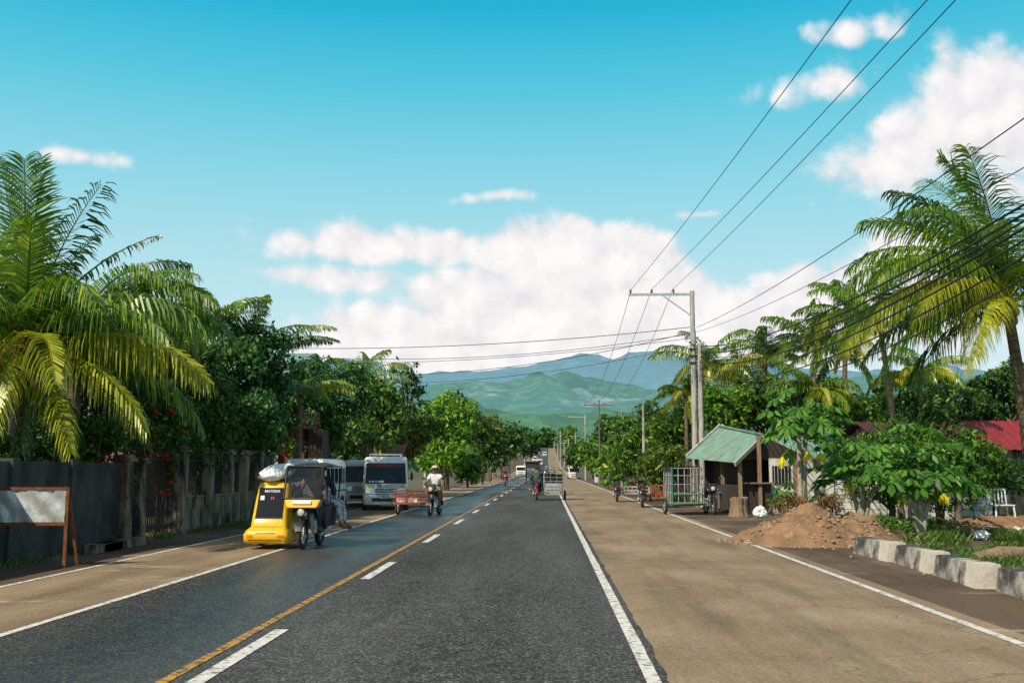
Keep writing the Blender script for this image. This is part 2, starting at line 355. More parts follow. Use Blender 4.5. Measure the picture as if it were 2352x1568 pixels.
wa=nn(g,'ShaderNodeVectorMath',operation='ADD'); g.links.new(ws.outputs[0],wa.inputs[0]); g.links.new(gi.outputs[0],wa.inputs[1])
for (bx,by,rx,ry,ww) in blobs:
    d=ray(bx,by).normalized(); uu=math.atan2(d.x,d.y); vv=math.asin(d.z)
    s1=nn(g,'ShaderNodeVectorMath',operation='SUBTRACT'); g.links.new(wa.outputs[0],s1.inputs[0]); s1.inputs[1].default_value=(uu,vv,0)
    s2=nn(g,'ShaderNodeVectorMath',operation='MULTIPLY'); g.links.new(s1.outputs[0],s2.inputs[0]); s2.inputs[1].default_value=(F/rx,F/ry,0)
    s3=nn(g,'ShaderNodeVectorMath',operation='LENGTH'); g.links.new(s2.outputs[0],s3.inputs[0])
    o=mth(g,'MULTIPLY_ADD',s3.outputs['Value'],-ww,ww)
    acc=o if acc is None else mth(g,'MAXIMUM',acc,o)
g.links.new(acc,go.inputs[0])
g2=bpy.data.node_groups.new('CloudBillow','ShaderNodeTree')
g2.interface.new_socket('Vector',in_out='INPUT',socket_type='NodeSocketVector'); g2.interface.new_socket('Billow',in_out='OUTPUT',socket_type='NodeSocketFloat')
gi=g2.nodes.new('NodeGroupInput'); go=g2.nodes.new('NodeGroupOutput')
n1=nn(g2,'ShaderNodeTexNoise'); n1.inputs['Scale'].default_value=14; n1.inputs['Detail'].default_value=7; n1.inputs['Roughness'].default_value=.57; g2.links.new(gi.outputs[0],n1.inputs['Vector'])
v1=nn(g2,'ShaderNodeTexVoronoi'); v1.inputs['Scale'].default_value=28; v1.inputs['Detail'].default_value=2; v1.inputs['Roughness'].default_value=.5
vm=nn(g2,'ShaderNodeVectorMath',operation='ADD')
vs_=nn(g2,'ShaderNodeVectorMath',operation='SCALE'); vs_.inputs['Scale'].default_value=.035; g2.links.new(n1.outputs['Color'],vs_.inputs[0]); g2.links.new(vs_.outputs[0],vm.inputs[0]); g2.links.new(gi.outputs[0],vm.inputs[1]); g2.links.new(vm.outputs[0],v1.inputs['Vector'])
nz=mth(g2,'MULTIPLY_ADD',n1.outputs[0],1.0,-.5); vz=mth(g2,'MULTIPLY_ADD',v1.outputs['Distance'],-.34,.17)
g2.links.new(mth(g2,'ADD',nz,vz),go.inputs[0])
def grp(G,vec):
    n=nn(nt,'ShaderNodeGroup'); n.node_tree=G; L.new(vec,n.inputs[0]); return n.outputs[0]
mask=grp(g,cv.outputs[0]); b0=grp(g2,cv.outputs[0])
of=nn(nt,'ShaderNodeVectorMath',operation='ADD'); L.new(cv.outputs[0],of.inputs[0]); of.inputs[1].default_value=(-.009,.016,0); b1=grp(g2,of.outputs[0])
d0=mth(nt,'ADD',mth(nt,'ADD',mask,b0),.12)
alpha=nn(nt,'ShaderNodeMapRange'); alpha.interpolation_type='SMOOTHSTEP'; alpha.inputs[1].default_value=-.05; alpha.inputs[2].default_value=.42; L.new(d0,alpha.inputs[0])
sh=mth(nt,'MULTIPLY_ADD',mth(nt,'SUBTRACT',b0,b1),1.25,mth(nt,'MULTIPLY_ADD',mth(nt,'MINIMUM',d0,1.2),.24,.60),clamp=True)
cc=nn(nt,'ShaderNodeMix',data_type='RGBA'); cc.inputs['A'].default_value=(.70,.68,.72,1); cc.inputs['B'].default_value=(1.03,.985,.975,1); L.new(sh,cc.inputs['Factor'])
rp=nn(nt,'ShaderNodeValToRGB'); L.new(mth(nt,'DIVIDE',v,.6,clamp=True),rp.inputs[0])
els=rp.color_ramp.elements; els[0].color=(.82,.92,.95,1); els[1].color=(.24,.31,.40,1); els[1].position=1
for p_,c_ in((.12,(.74,.90,.94)),(.26,(.55,.83,.89)),(.47,(.27,.71,.84)),(.6,(.10,.61,.79)),(.72,(.014,.49,.72)),(.82,(.0,.38,.60))):
    e=els.new(p_); e.color=(*c_,1)
sm_=nn(nt,'ShaderNodeMix',data_type='RGBA'); sm_.inputs['Factor'].default_value=.92; L.new(rp.outputs[0],sm_.inputs['B'])
ss=nn(nt,'ShaderNodeVectorMath',operation='SCALE'); ss.inputs['Scale'].default_value=.1; L.new(sky.outputs[0],ss.inputs[0]); L.new(ss.outputs[0],sm_.inputs['A'])
cm=nn(nt,'ShaderNodeMix',data_type='RGBA'); L.new(mth(nt,'MULTIPLY',alpha.outputs[0],.96),cm.inputs['Factor']); L.new(sm_.outputs['Result'],cm.inputs['A']); L.new(cc.outputs['Result'],cm.inputs['B'])
s10=nn(nt,'ShaderNodeVectorMath',operation='SCALE'); s10.inputs['Scale'].default_value=9.9; L.new(cm.outputs['Result'],s10.inputs[0]); L.new(s10.outputs[0],bg.inputs[0])
w.cycles.sampling_method='MANUAL'; w.cycles.sample_map_resolution=256
sl=bpy.data.lights.new('sun','SUN'); sl.energy=5.0; sl.angle=R(.5); sl.color=(1,.90,.73); so=bpy.data.objects.new('sun',sl); col.objects.link(so)
sd=Vector((SUN_AZ.x*math.cos(SUN_EL),SUN_AZ.y*math.cos(SUN_EL),math.sin(SUN_EL))); so.rotation_euler=sd.to_track_quat('Z','Y').to_euler()
cd=bpy.data.cameras.new('camera'); cam=bpy.data.objects.new('camera',cd); col.objects.link(cam); cam.location=CAM; cam.rotation_euler=(PI/2+PITCH,0,YAW); cd.lens=36; cd.sensor_width=36; cd.clip_end=40000; sc.camera=cam
sc.view_settings.view_transform='Standard'; sc.view_settings.look='None'; sc.view_settings.exposure=0
# ---------------------------------------------------------------- ground, road
YS=[-30,-10]+[0+i*2 for i in range(1,71)]+[150,160,175,190,210,230,250,275,300,330,360,400,440,500,600,750,900,1100,1300,1500,1700]
def strip(name,x0,x1,dz,m,y0=-30,y1=1600,label=None,cat='ground',jx=0):
    b=MB(); ys=sorted(set([y for y in YS if y0<y<y1]+[y0,y1])); 
    if jx:
        ys=sorted(set(ys+[y0+i*.22 for i in range(int((min(y1,70)-y0)/.22))]))
    n=len(ys); vs=[]
    for y in ys:
        j=(noise.noise((y*1.3,3,0))*jx+noise.noise((y*6,7,0))*jx*.5) if jx else 0
        lift=dz+max(0,y-60)*.00012
        vs+= [(x0,y,gz(y)+lift),(x1+j,y,gz(y)+lift)]
    b.add(vs,[(2*i,2*i+1,2*i+3,2*i+2) for i in range(n-1)])
    return tag(b.build(name,m),label or name.replace('_',' '),cat,kind='structure')
K['ground']=mat('ground',(.11,.08,.045),(.05,.065,.02),.5,.95,bump=.6,bs=6,c3=(.18,.13,.08),c3s=.25,c3t=(.5,.65))
b=MB(); xs=[-9000,-3000,-900,-250,-80,-30,-14,-9,-7,-4,0,3,6,9,14,30,80,250,900,3000,9000]; ys=[-60,-10,0,10,20,30,40,60,80,100,120]+[140+i*20 for i in range(20)]+[600,800,1000,1200,1500,1800,2500,5000,12000,16000]
vs=[(x,y,gz(y)-(.02 if y<200 else .05+y*.0004)) for y in ys for x in xs]; nx=len(xs)
b.add(vs,[(j*nx+i,j*nx+i+1,(j+1)*nx+i+1,(j+1)*nx+i) for j in range(len(ys)-1) for i in range(nx-1)],True); tag(b.build('ground','ground'),'brown and green earth beside the road','ground',kind='structure')
def asphaltmat():
    m=bpy.data.materials.new('asphalt'); nt=nt_of(m); L=nt.links; b=nt.nodes['Principled BSDF']
    tc=nn(nt,'ShaderNodeTexCoord'); O=tc.outputs['Object']
    def noi(s,d=5,sc_=(1,1,1),r=.6):
        mp=nn(nt,'ShaderNodeMapping'); mp.inputs['Scale'].default_value=sc_; L.new(O,mp.inputs[0]); n=nn(nt,'ShaderNodeTexNoise'); n.inputs['Scale'].default_value=s; n.inputs['Detail'].default_value=d; n.inputs['Roughness'].default_value=r; L.new(mp.outputs[0],n.inputs['Vector']); return n.outputs[0]
    vo=nn(nt,'ShaderNodeTexVoronoi'); vo.inputs['Scale'].default_value=62; L.new(O,vo.inputs['Vector'])
    hs=nn(nt,'ShaderNodeSeparateColor'); L.new(vo.outputs['Color'],hs.inputs[0])
    sp=mth(nt,'POWER',hs.outputs[0],4.5)
    big=noi(.5,6,(1,.16,1)); mid=noi(4,6,(1,1,1),.7)
    sx=nn(nt,'ShaderNodeSeparateXYZ'); L.new(O,sx.inputs[0])
    band=mth(nt,'MULTIPLY_ADD',mth(nt,'ABSOLUTE',mth(nt,'ADD',sx.outputs[0],4.0)),-.62,1.05); band=mth(nt,'ADD',band,mth(nt,'MULTIPLY_ADD',big,1.8,-.9))
    bm=nn(nt,'ShaderNodeMapRange'); bm.inputs[1].default_value=.1; bm.inputs[2].default_value=.75; L.new(band,bm.inputs[0]); bm=bm.outputs[0]
    val=mth(nt,'MULTIPLY',mth(nt,'MULTIPLY_ADD',sp,.18,.014),mth(nt,'MULTIPLY_ADD',bm,-.4,1.0)); val=mth(nt,'ADD',val,mth(nt,'MULTIPLY_ADD',big,.15,-.060)); val=mth(nt,'ADD',val,mth(nt,'MULTIPLY_ADD',mid,.08,-.038)); val=mth(nt,'MAXIMUM',val,.010)
    cb=nn(nt,'ShaderNodeCombineColor'); L.new(mth(nt,'MULTIPLY',val,1.06),cb.inputs[0]); L.new(val,cb.inputs[1]); L.new(mth(nt,'MULTIPLY',val,.90),cb.inputs[2])
    n4=noi(.8,7,(1,.3,1),.7); mr=nn(nt,'ShaderNodeMapRange'); mr.inputs[1].default_value=.56; mr.inputs[2].default_value=.75; mr.inputs[4].default_value=.42; L.new(n4,mr.inputs[0])
    mx=nn(nt,'ShaderNodeMix',data_type='RGBA'); mx.inputs['B'].default_value=(.16,.12,.08,1); L.new(cb.outputs[0],mx.inputs['A']); L.new(mr.outputs[0],mx.inputs['Factor']); L.new(mx.outputs['Result'],b.inputs['Base Color'])
    L.new(mth(nt,'ADD',mth(nt,'MULTIPLY_ADD',big,-.3,.85),mth(nt,'MULTIPLY',bm,-.34)),b.inputs['Roughness']); L.new(mth(nt,'MULTIPLY_ADD',bm,.45,.2),b.inputs['Specular IOR Level'])
    bp=nn(nt,'ShaderNodeBump'); bp.inputs['Strength'].default_value=.6; bp.inputs['Distance'].default_value=.008; L.new(vo.outputs['Distance'],bp.inputs['Height']); L.new(bp.outputs[0],b.inputs['Normal'])
    return m
K['asphalt']=asphaltmat()
def concmat(name,c1,c2,c3):
    m=mat(name,c1,c2,.5,.8,bump=.35,bs=25,c3=c3,c3s=.45,c3t=(.46,.74),stretch=(1,.6,1),spec=.15); nt=m.node_tree; L=nt.links; b=nt.nodes['Principled BSDF']; src=b.inputs['Base Color'].links[0].from_socket
    tc=nn(nt,'ShaderNodeTexCoord'); sp=nn(nt,'ShaderNodeSeparateXYZ'); L.new(tc.outputs['Object'],sp.inputs[0])
    n=nn(nt,'ShaderNodeTexNoise'); n.inputs['Scale'].default_value=2; n.inputs['Detail'].default_value=6; L.new(tc.outputs['Object'],n.inputs['Vector'])
    yy=mth(nt,'ADD',sp.outputs[1],mth(nt,'MULTIPLY',n.outputs[0],.12)); fr=mth(nt,'FRACT',mth(nt,'DIVIDE',yy,4.5)); j=mth(nt,'LESS_THAN',fr,.004)
    # a few pale scuffed patches
    mp=nn(nt,'ShaderNodeMapping'); mp.inputs['Scale'].default_value=(.30,.8,1); mp.inputs['Location'].default_value=(.4,.15,0); L.new(tc.outputs['Object'],mp.inputs[0]); n2=nn(nt,'ShaderNodeTexNoise'); n2.inputs['Scale'].default_value=1; n2.inputs['Detail'].default_value=9; n2.inputs['Roughness'].default_value=.68; L.new(mp.outputs[0],n2.inputs['Vector'])
    mr=nn(nt,'ShaderNodeMapRange'); mr.inputs[1].default_value=.585; mr.inputs[2].default_value=.68; L.new(n2.outputs[0],mr.inputs[0])
    m1=nn(nt,'ShaderNodeMix',data_type='RGBA'); m1.inputs['B'].default_value=(.60,.52,.40,1); L.new(mth(nt,'MULTIPLY',mr.outputs[0],.75),m1.inputs['Factor']); L.new(src,m1.inputs['A'])
    mp5=nn(nt,'ShaderNodeMapping'); mp5.inputs['Scale'].default_value=(1.3,.12,1); L.new(tc.outputs['Object'],mp5.inputs[0]); n5=nn(nt,'ShaderNodeTexNoise'); n5.inputs['Scale'].default_value=1; n5.inputs['Detail'].default_value=7; n5.inputs['Roughness'].default_value=.65; L.new(mp5.outputs[0],n5.inputs['Vector'])
    mr5=nn(nt,'ShaderNodeMapRange'); mr5.inputs[1].default_value=.46; mr5.inputs[2].default_value=.74; mr5.inputs[3].default_value=1; mr5.inputs[4].default_value=.55; L.new(n5.outputs[0],mr5.inputs[0])
    m5=nn(nt,'ShaderNodeMix',data_type='RGBA',blend_type='MULTIPLY'); m5.inputs['Factor'].default_value=1; L.new(m1.outputs['Result'],m5.inputs['A']); L.new(mr5.outputs[0],m5.inputs['B'])
    n3=nn(nt,'ShaderNodeTexNoise'); n3.inputs['Scale'].default_value=24; n3.inputs['Detail'].default_value=4; L.new(tc.outputs['Object'],n3.inputs['Vector'])
    m3=nn(nt,'ShaderNodeMix',data_type='RGBA',blend_type='MULTIPLY'); m3.inputs['Factor'].default_value=.6; L.new(m5.outputs['Result'],m3.inputs['A'])
    mr3=nn(nt,'ShaderNodeMapRange'); mr3.inputs[1].default_value=.3; mr3.inputs[2].default_value=.6; mr3.inputs[3].default_value=.5; mr3.inputs[4].default_value=1.1; L.new(n3.outputs[0],mr3.inputs[0]); L.new(mr3.outputs[0],m3.inputs['B'])
    vc=nn(nt,'ShaderNodeTexVoronoi',feature='DISTANCE_TO_EDGE'); vc.inputs['Scale'].default_value=.28
    vn=nn(nt,'ShaderNodeTexNoise'); vn.inputs['Scale'].default_value=1.5; vn.inputs['Detail'].default_value=6; L.new(tc.outputs['Object'],vn.inputs['Vector'])
    va=nn(nt,'ShaderNodeVectorMath',operation='MULTIPLY_ADD'); va.inputs[1].default_value=(.9,.9,0); L.new(vn.outputs['Color'],va.inputs[0]); L.new(tc.outputs['Object'],va.inputs[2]); L.new(va.outputs[0],vc.inputs['Vector'])
    ck=mth(nt,'LESS_THAN',vc.outputs['Distance'],.0026)
    m2=nn(nt,'ShaderNodeMix',data_type='RGBA'); m2.inputs['B'].default_value=(.06,.042,.03,1); L.new(mth(nt,'MULTIPLY',mth(nt,'MAXIMUM',j,ck),.42),m2.inputs['Factor']); L.new(m3.outputs['Result'],m2.inputs['A'])
    L.new(m2.outputs['Result'],b.inputs['Base Color']); return m
K['concrete']=concmat('concrete',(.31,.22,.135),(.235,.162,.096),(.40,.31,.21))
K['shoulder']=concmat('shoulder',(.15,.10,.068),(.085,.06,.042),(.22,.16,.11))
def paintmat(name,c,under,wear):
    return mat(name,c,tuple(x*.8 for x in c),6,.7,c3=under,c3s=11,c3t=wear)
K['paint_white']=paintmat('paint_white',(.76,.71,.64),(.10,.09,.08),(.51,.62))
K['paint_yellow']=paintmat('paint_yellow',(.58,.29,.035),(.06,.055,.05),(.45,.58))
strip('left_verge',-10.2,-7.35,0,'shoulder',label='dirty concrete verge below the left fence')
strip('left_lane_concrete',-7.5,-5.2,.004,'concrete',label='brown concrete lane on the left',cat='road')
strip('right_verge',4.3,6.6,0,'shoulder',label='brown earth and concrete verge on the right')
strip('right_lane_concrete',.80,4.6,.004,'concrete',label='wide brown concrete lane on the right',cat='road')
strip('asphalt_road',-5.28,.93,.010,'asphalt',label='dark asphalt road running to the hills',cat='road',jx=.05)
for nm,x,wd,m,dz in(('edge_line',-5.24,.10,'paint_white',.016),('edge_line',-7.40,.09,'paint_white',.010),('edge_line',.80,.115,'paint_white',.016),('edge_line',4.33,.11,'paint_white',.010),('centre_line',-2.88,.10,'paint_yellow',.016)):
    strip(nm,x-wd/2,x+wd/2,dz,m,y0=-5,y1=500,label={-5.24:'white edge line on the left of the asphalt',-7.40:'outer white line of the left concrete lane',.80:'white edge line on the right of the asphalt',4.33:'outer white line of the right concrete lane',-2.88:'worn yellow centre line'}[x],cat='road marking',jx=.014)
y=.3
while y<200:
    tag(MB().quad((-2.70,y,gz(y)+.017),(-2.56,y,gz(y)+.017),(-2.56,y+2.7,gz(y+2.7)+.017+y*.0001),(-2.70,y+2.7,gz(y+2.7)+.017+y*.0001)).build('lane_dash','paint_white'),'white lane dash beside the yellow line','road marking','white dashes along the centre line','structure'); y+=7.35
# ---------------------------------------------------------------- mountains
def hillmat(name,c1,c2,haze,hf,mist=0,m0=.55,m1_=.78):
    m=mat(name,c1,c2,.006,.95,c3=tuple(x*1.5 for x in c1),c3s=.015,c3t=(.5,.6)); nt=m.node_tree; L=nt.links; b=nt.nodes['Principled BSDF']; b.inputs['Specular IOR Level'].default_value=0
    em=nn(nt,'ShaderNodeEmission'); em.inputs[0].default_value=(*haze,1); em.inputs[1].default_value=1  # air haze put into the hill surface as glowing colour, thinning with height
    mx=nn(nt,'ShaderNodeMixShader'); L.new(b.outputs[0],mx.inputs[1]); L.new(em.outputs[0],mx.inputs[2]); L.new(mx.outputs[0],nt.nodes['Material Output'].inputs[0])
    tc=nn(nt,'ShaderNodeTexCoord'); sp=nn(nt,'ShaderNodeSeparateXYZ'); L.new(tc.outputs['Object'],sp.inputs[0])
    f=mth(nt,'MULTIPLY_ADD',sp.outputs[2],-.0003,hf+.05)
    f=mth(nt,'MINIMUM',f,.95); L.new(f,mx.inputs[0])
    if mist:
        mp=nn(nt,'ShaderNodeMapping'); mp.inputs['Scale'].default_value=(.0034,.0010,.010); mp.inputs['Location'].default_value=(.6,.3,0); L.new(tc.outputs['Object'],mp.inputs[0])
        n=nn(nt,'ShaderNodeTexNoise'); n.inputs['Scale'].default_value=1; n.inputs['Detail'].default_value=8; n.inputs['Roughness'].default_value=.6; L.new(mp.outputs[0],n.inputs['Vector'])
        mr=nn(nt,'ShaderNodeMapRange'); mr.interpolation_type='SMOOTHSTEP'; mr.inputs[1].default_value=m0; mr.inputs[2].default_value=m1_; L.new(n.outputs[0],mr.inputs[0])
        e2=nn(nt,'ShaderNodeEmission'); e2.inputs[0].default_value=(.72,.80,.85,1); m2=nn(nt,'ShaderNodeMixShader'); L.new(mth(nt,'MULTIPLY',mr.outputs[0],mist),m2.inputs[0]); L.new(mx.outputs[0],m2.inputs[1]); L.new(e2.outputs[0],m2.inputs[2]); L.new(m2.outputs[0],nt.nodes['Material Output'].inputs[0])  # pale mist patches painted on the slopes as emission
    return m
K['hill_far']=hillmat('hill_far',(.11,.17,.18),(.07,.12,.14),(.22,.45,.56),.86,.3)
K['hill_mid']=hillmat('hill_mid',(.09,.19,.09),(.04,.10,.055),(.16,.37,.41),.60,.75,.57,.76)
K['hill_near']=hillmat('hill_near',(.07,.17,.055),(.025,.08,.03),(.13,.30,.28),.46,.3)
def rng_(label,D,prof,m,amp,depth,seed,step=70,fr=1.):
    X0=(-400-1255)/F*D; X1=(2900-1255)/F*D; nx=int((X1-X0)/step); ny=34; vs=[]
    P=[((p-1255)/F*D,1.6+(1075-q)/F*D) for p,q in prof]
    def H(x):
        if x<=P[0][0]: return P[0][1]
        for a,b_ in zip(P,P[1:]):
            if x<=b_[0]:
                t=(x-a[0])/(b_[0]-a[0]); t=t*t*(3-2*t); return a[1]+(b_[1]-a[1])*t
        return P[-1][1]
    for j in range(ny):
        t=j/(ny-1)*1.25
        for i in range(nx):
            x=X0+i*step; yy=D-depth+t*depth
            s=math.sin(min(t,1)*PI/2)**1.2 if t<=1 else math.cos((t-1)*2.)
            q=1-abs(noise.noise(Vector((x/amp[1],yy/amp[1]*.7,seed))))*2; q2=1-abs(noise.noise(Vector((x/amp[1]*2.7,yy/amp[1]*2,seed+5))))*2; q3=noise.noise(Vector((x/amp[1]*8,yy/amp[1]*8,seed)))
            z=H(x)*s+(q-.75)*amp[0]*(.25+min(t,1)*.75)*(1.15-abs(t-.9))+ (q2-.7)*amp[0]*.5*min(t+.2,1)+q3*amp[0]*.25
            vs.append((x,yy,z if t>.05 else max(z,10)))
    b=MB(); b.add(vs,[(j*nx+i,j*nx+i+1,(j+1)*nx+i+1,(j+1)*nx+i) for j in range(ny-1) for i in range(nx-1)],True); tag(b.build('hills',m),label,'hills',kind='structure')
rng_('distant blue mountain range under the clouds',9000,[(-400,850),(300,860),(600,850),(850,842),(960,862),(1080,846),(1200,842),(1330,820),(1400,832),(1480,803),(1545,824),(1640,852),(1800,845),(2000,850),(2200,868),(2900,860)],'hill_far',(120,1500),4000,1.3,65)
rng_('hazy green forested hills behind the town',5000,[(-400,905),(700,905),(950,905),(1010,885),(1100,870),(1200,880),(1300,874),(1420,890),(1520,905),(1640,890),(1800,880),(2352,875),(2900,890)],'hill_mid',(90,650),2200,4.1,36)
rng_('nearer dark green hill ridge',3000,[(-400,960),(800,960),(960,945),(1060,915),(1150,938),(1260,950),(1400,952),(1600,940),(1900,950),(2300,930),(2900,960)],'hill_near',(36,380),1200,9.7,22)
# ---------------------------------------------------------------- utility poles and cables
def pole(label,x,y,h,r=.16,arm=None,name='utility_pole',group=None,m='conc_pole',xf=0):
    z=gz(y); root=thing(name,label,'utility pole',(x,y,z),0,group)
    MB().tube([(0,0,-.2),(0,0,h)],[r,r*.62],12).build('shaft',m,root)
    if arm:
        a0,a1,za=arm
        MB().box(((a0+a1)/2,-.02,za),(a1-a0,.08,.10)).build('crossarm','steel' if m=='conc_pole' else m,root)
        for f in(.03,.35,.68):
            xx=a0+(a1-a0)*f; MB().tube([(xx,-.02,za+.05),(xx,-.02,za+.1),(xx,-.02,za+.16),(xx,-.02,za+.22)],[.03,.055,.04,.05],8).build('insulator','insul',root)
    return root
mp_=pole('tall concrete utility pole with long crossarm behind the green roofed hut',at(1592,800,45).x,45,at(1588,668,45).z,.16,(-2.8,.12,at(1588,676,45).z))
MB().tube([(0,-.2,7.0),(0,-.24,7.6)],.10,10).build('bracket_box','steel',mp_); MB().bar((-1.3,-.05,at(1588,676,45).z-.05),(0,-.05,at(1588,676,45).z-1.0),.05).build('arm_brace','steel',mp_)
for zz in(6.2,6.5,6.8,7.1): MB().box((0,-.02,zz),(.36,.34,.03)).build('clamp_band','iron',mp_)
pole('shorter concrete pole standing right against the tall pole',at(1609,900,43.5).x,43.5,at(1607,793,43.5).z,.14)
def px_pole(label,px,top,D,arm=None,r=.15,m='conc_pole'):
    p=at(px,top,D); h=p.z-gz(D); a=None
    if arm: a=((arm[0]-px)*D/F,(arm[1]-px)*D/F,at(px,arm[2],D).z-gz(D))
    pole(label,p.x,D,h,r,a,group=None,m=m)
px_pole('dark pole with wide crossarm above the right trees',1376,918,100,(1342,1409,930),.10,'pole_wood')
px_pole('grey pole with crossarm reaching left over the road',1344,952,140,(1303,1346,957),.14)
px_pole('pale pole rising from the bushes right of the road',1477,930,70,None,.12)
px_pole('slim pole with short crossarm between two larger poles',1386,965,120,(1366,1392,988),.10,'pole_wood')
px_pole('pale concrete pole among the left trees',978,952,85,(958,1000,976),.13)
px_pole('thin pole poking above the right bushes',1427,945,95,None,.09)
for px,top,D,al in((1322,995,190,(1308,1326,999)),(1306,1006,240,(1294,1309,1010)),(1296,1013,300,(1287,1299,1016)),(1287,990,330,(1280,1290,996)),(1281,1018,390,(1275,1284,1021)),(1273,1020,480,(1269,1276,1023)),(1205,1025,330,(1199,1211,1029))):
    p=at(px,top,D); pole('far utility pole, one of the line shrinking beside the road towards the hills',p.x,D,max(p.z-gz(D),6),.11+D*.0003,((al[0]-px)*D/F,(al[1]-px)*D/F,p.z-gz(D)-.5),group='far poles along the road')
def cable(label,pts,r=.013,sag=0,group=None):
    P=[Vector(p) for p in pts]; out=[]
    for a,b_ in zip(P,P[1:]):
        for i in range(14):
            t=i/14; q=a.lerp(b_,t); q.z-=4*sag*t*(1-t); out.append(q)
    out.append(P[-1]); tag(MB().tube(out,r,5).build('power_line','cable'),label,'cable',group)
ins=[at(1450,664,45),at(1497,664,45),at(1545,664,45)]
for s_,e_,n_ in zip(ins,[(1955,0),(2130,0),(2195,0)],('leftmost','middle','rightmost')):
    e=at(*e_,15); e2=e+(e-s_)*.8; e2.z=e.z+.3
    cable('%s of three high power lines from the crossarm to the upper right'%n_,[s_,e,e2],.009,.12)
fa=[at(1346,924,100),at(1366,924,100),at(1400,924,100)]
for s_,e_,n_ in zip(ins,fa,('left','middle','right')): cable('%s line descending from tall pole to the next far pole'%n_,[s_,e_],.012,1.2)
for y0,y1,n_,r_ in((752,272,'upper',.010),(762,385,'second',.008)): cable('%s single wire from the pole to the right edge'%n_,[at(1600,y0,45),at(2352,y1,14),at(2352,y1,14)+Vector((.6,-7,.4))],r_,.25)
for i,(y0,y1,r_) in enumerate(((795,470,.020),(808,492,.022),(818,508,.018),(830,524,.024),(845,552,.018),(860,590,.016),(870,640,.014))):
    cable('thick cable, %s from the top in the bundle sagging towards the right palm'%('first second third fourth fifth sixth seventh'.split()[i]),[at(1604,y0,44),at(2352,y1,14),at(2352,y1,14)+Vector((.6,-7,.5))],r_,.55+.05*i)
for i,(y0,x1,y1,sg,r_) in enumerate(((750,590,798,.9,.016),(765,600,812,1.6,.013),(775,620,830,1.1,.012),(760,860,862,1.2,.014),(790,900,880,1.0,.012))):
    cable('cable crossing high over the road to the left trees, %s of five'%('first second third fourth fifth'.split()[i]),[at(1596,y0,45),at(x1,y1,50)],r_,sg*.4)
for i,(y0,x1,y1,D) in enumerate(((800,1510,905,70),(830,1480,935,70),(900,1430,950,95),(940,1340,975,140))):
    cable('low service wire %s the right roadside poles'%('topmost beside','second down beside','third down beside','lowest beside')[i],[at(1592,y0,45),at(x1,y1,D)],.014,.5)
cable('thin wire running past the left concrete pole',[at(860,970,70),at(978,957,85),at(1240,985,300)],.018,.4)
# ---------------------------------------------------------------- left fence
FX=-9.15
fen=thing('garden_fence','long beige and grey concrete fence with pillars and iron rails on the left','fence',(0,0,0))
def fy(px): return -FX*F/(1255-px)*1.0
ygate0=fy(318); yg=fy(403)
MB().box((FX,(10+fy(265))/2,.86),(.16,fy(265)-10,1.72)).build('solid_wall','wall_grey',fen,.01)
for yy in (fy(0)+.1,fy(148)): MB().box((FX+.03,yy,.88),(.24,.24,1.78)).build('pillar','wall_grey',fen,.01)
def pil(yy,h,m='wall_beige',w_=.34):
    p=MB().box((FX+.05,yy,h/2),(w_,w_,h)); o=p.build('pillar',m,fen,.015)
    c=MB().box((FX+.05,yy,h+.03),(w_+.1,w_+.1,.07)).box((FX+.05,yy,h+.10),(w_+.02,w_+.02,.07)); c.build('cap',m,o,.01)
pil(fy(273),1.75); pil(fy(306),1.7)
py=[405,468,514,551,586,612]
for i,p in enumerate(py):
    pil(fy(p),2.0)
    if i+1<len(py):
        a=fy(p)+.17; c=fy(py[i+1])-.17
        MB().box((FX,(a+c)/2,.42),(.16,c-a,.84)).box((FX,(a+c)/2,.87),(.22,c-a,.06)).build('low_wall','wall_beige',fen,.01)
        b=MB(); k=a+.06
        while k<c: b.box((FX,k,1.35),(.02,.02,.9)); k+=.12
        b.box((FX,(a+c)/2,1.8),(.04,c-a,.04)); b.box((FX,(a+c)/2,1.1),(.03,c-a,.03)); b.build('railing','iron',fen)
b=MB(); k=ygate0
while k<yg: b.box((FX,k,1.0),(.025,.025,1.7)); k+=.11
for z in(.25,1.0,1.8): b.box((FX,(ygate0+yg)/2,z),(.04,yg-ygate0,.05))
b.build('gate','iron',fen)
for a,c,l in((216,300,'nearer'),(306,372,'farther')):
    p=gr(a,1272); q=gr(c,1262 if a<300 else 1248); r=q-p
    tag(MB().box((0,0,.09),(.25,max(r.length*.8,1.2),.18)).build('kerb_stone','wall_beige',None,.02,(-8.55,(p.y+q.y)/2,0)),'%s low concrete kerb stone in front of the left fence'%l,'kerb')
# sign frame
p=gr(147,1303); sg=thing('sign_frame','rusty steel frame holding a bare silver sheet at left edge','sign',(p.x,p.y,0),R(4))
MB().bar((0,0,0),(0,0,1.30),.05).bar((.12,.25,0),(0.02,.02,1.1),.04).build('post','rust',sg)
MB().bar((-1.35,0,0),(-1.35,0,1.30),.05).build('post','rust',sg)
MB().bar((-1.35,-.01,1.27),(0,-.01,1.27),.05).bar((-1.35,-.01,.70),(0,-.01,.70),.05).build('rail','rust',sg)
b=MB(); N=24
vs=[(-1.33+1.31*i/N,-.02+.02*math.sin(i*.7+j*1.3)+.014*math.sin(i*1.7+j),.73+.51*j/6) for j in range(7) for i in range(N+1)]
b.add(vs,[(j*(N+1)+i,j*(N+1)+i+1,(j+1)*(N+1)+i+1,(j+1)*(N+1)+i) for j in range(6) for i in range(N)],True); b.build('panel','silver_sheet',sg)
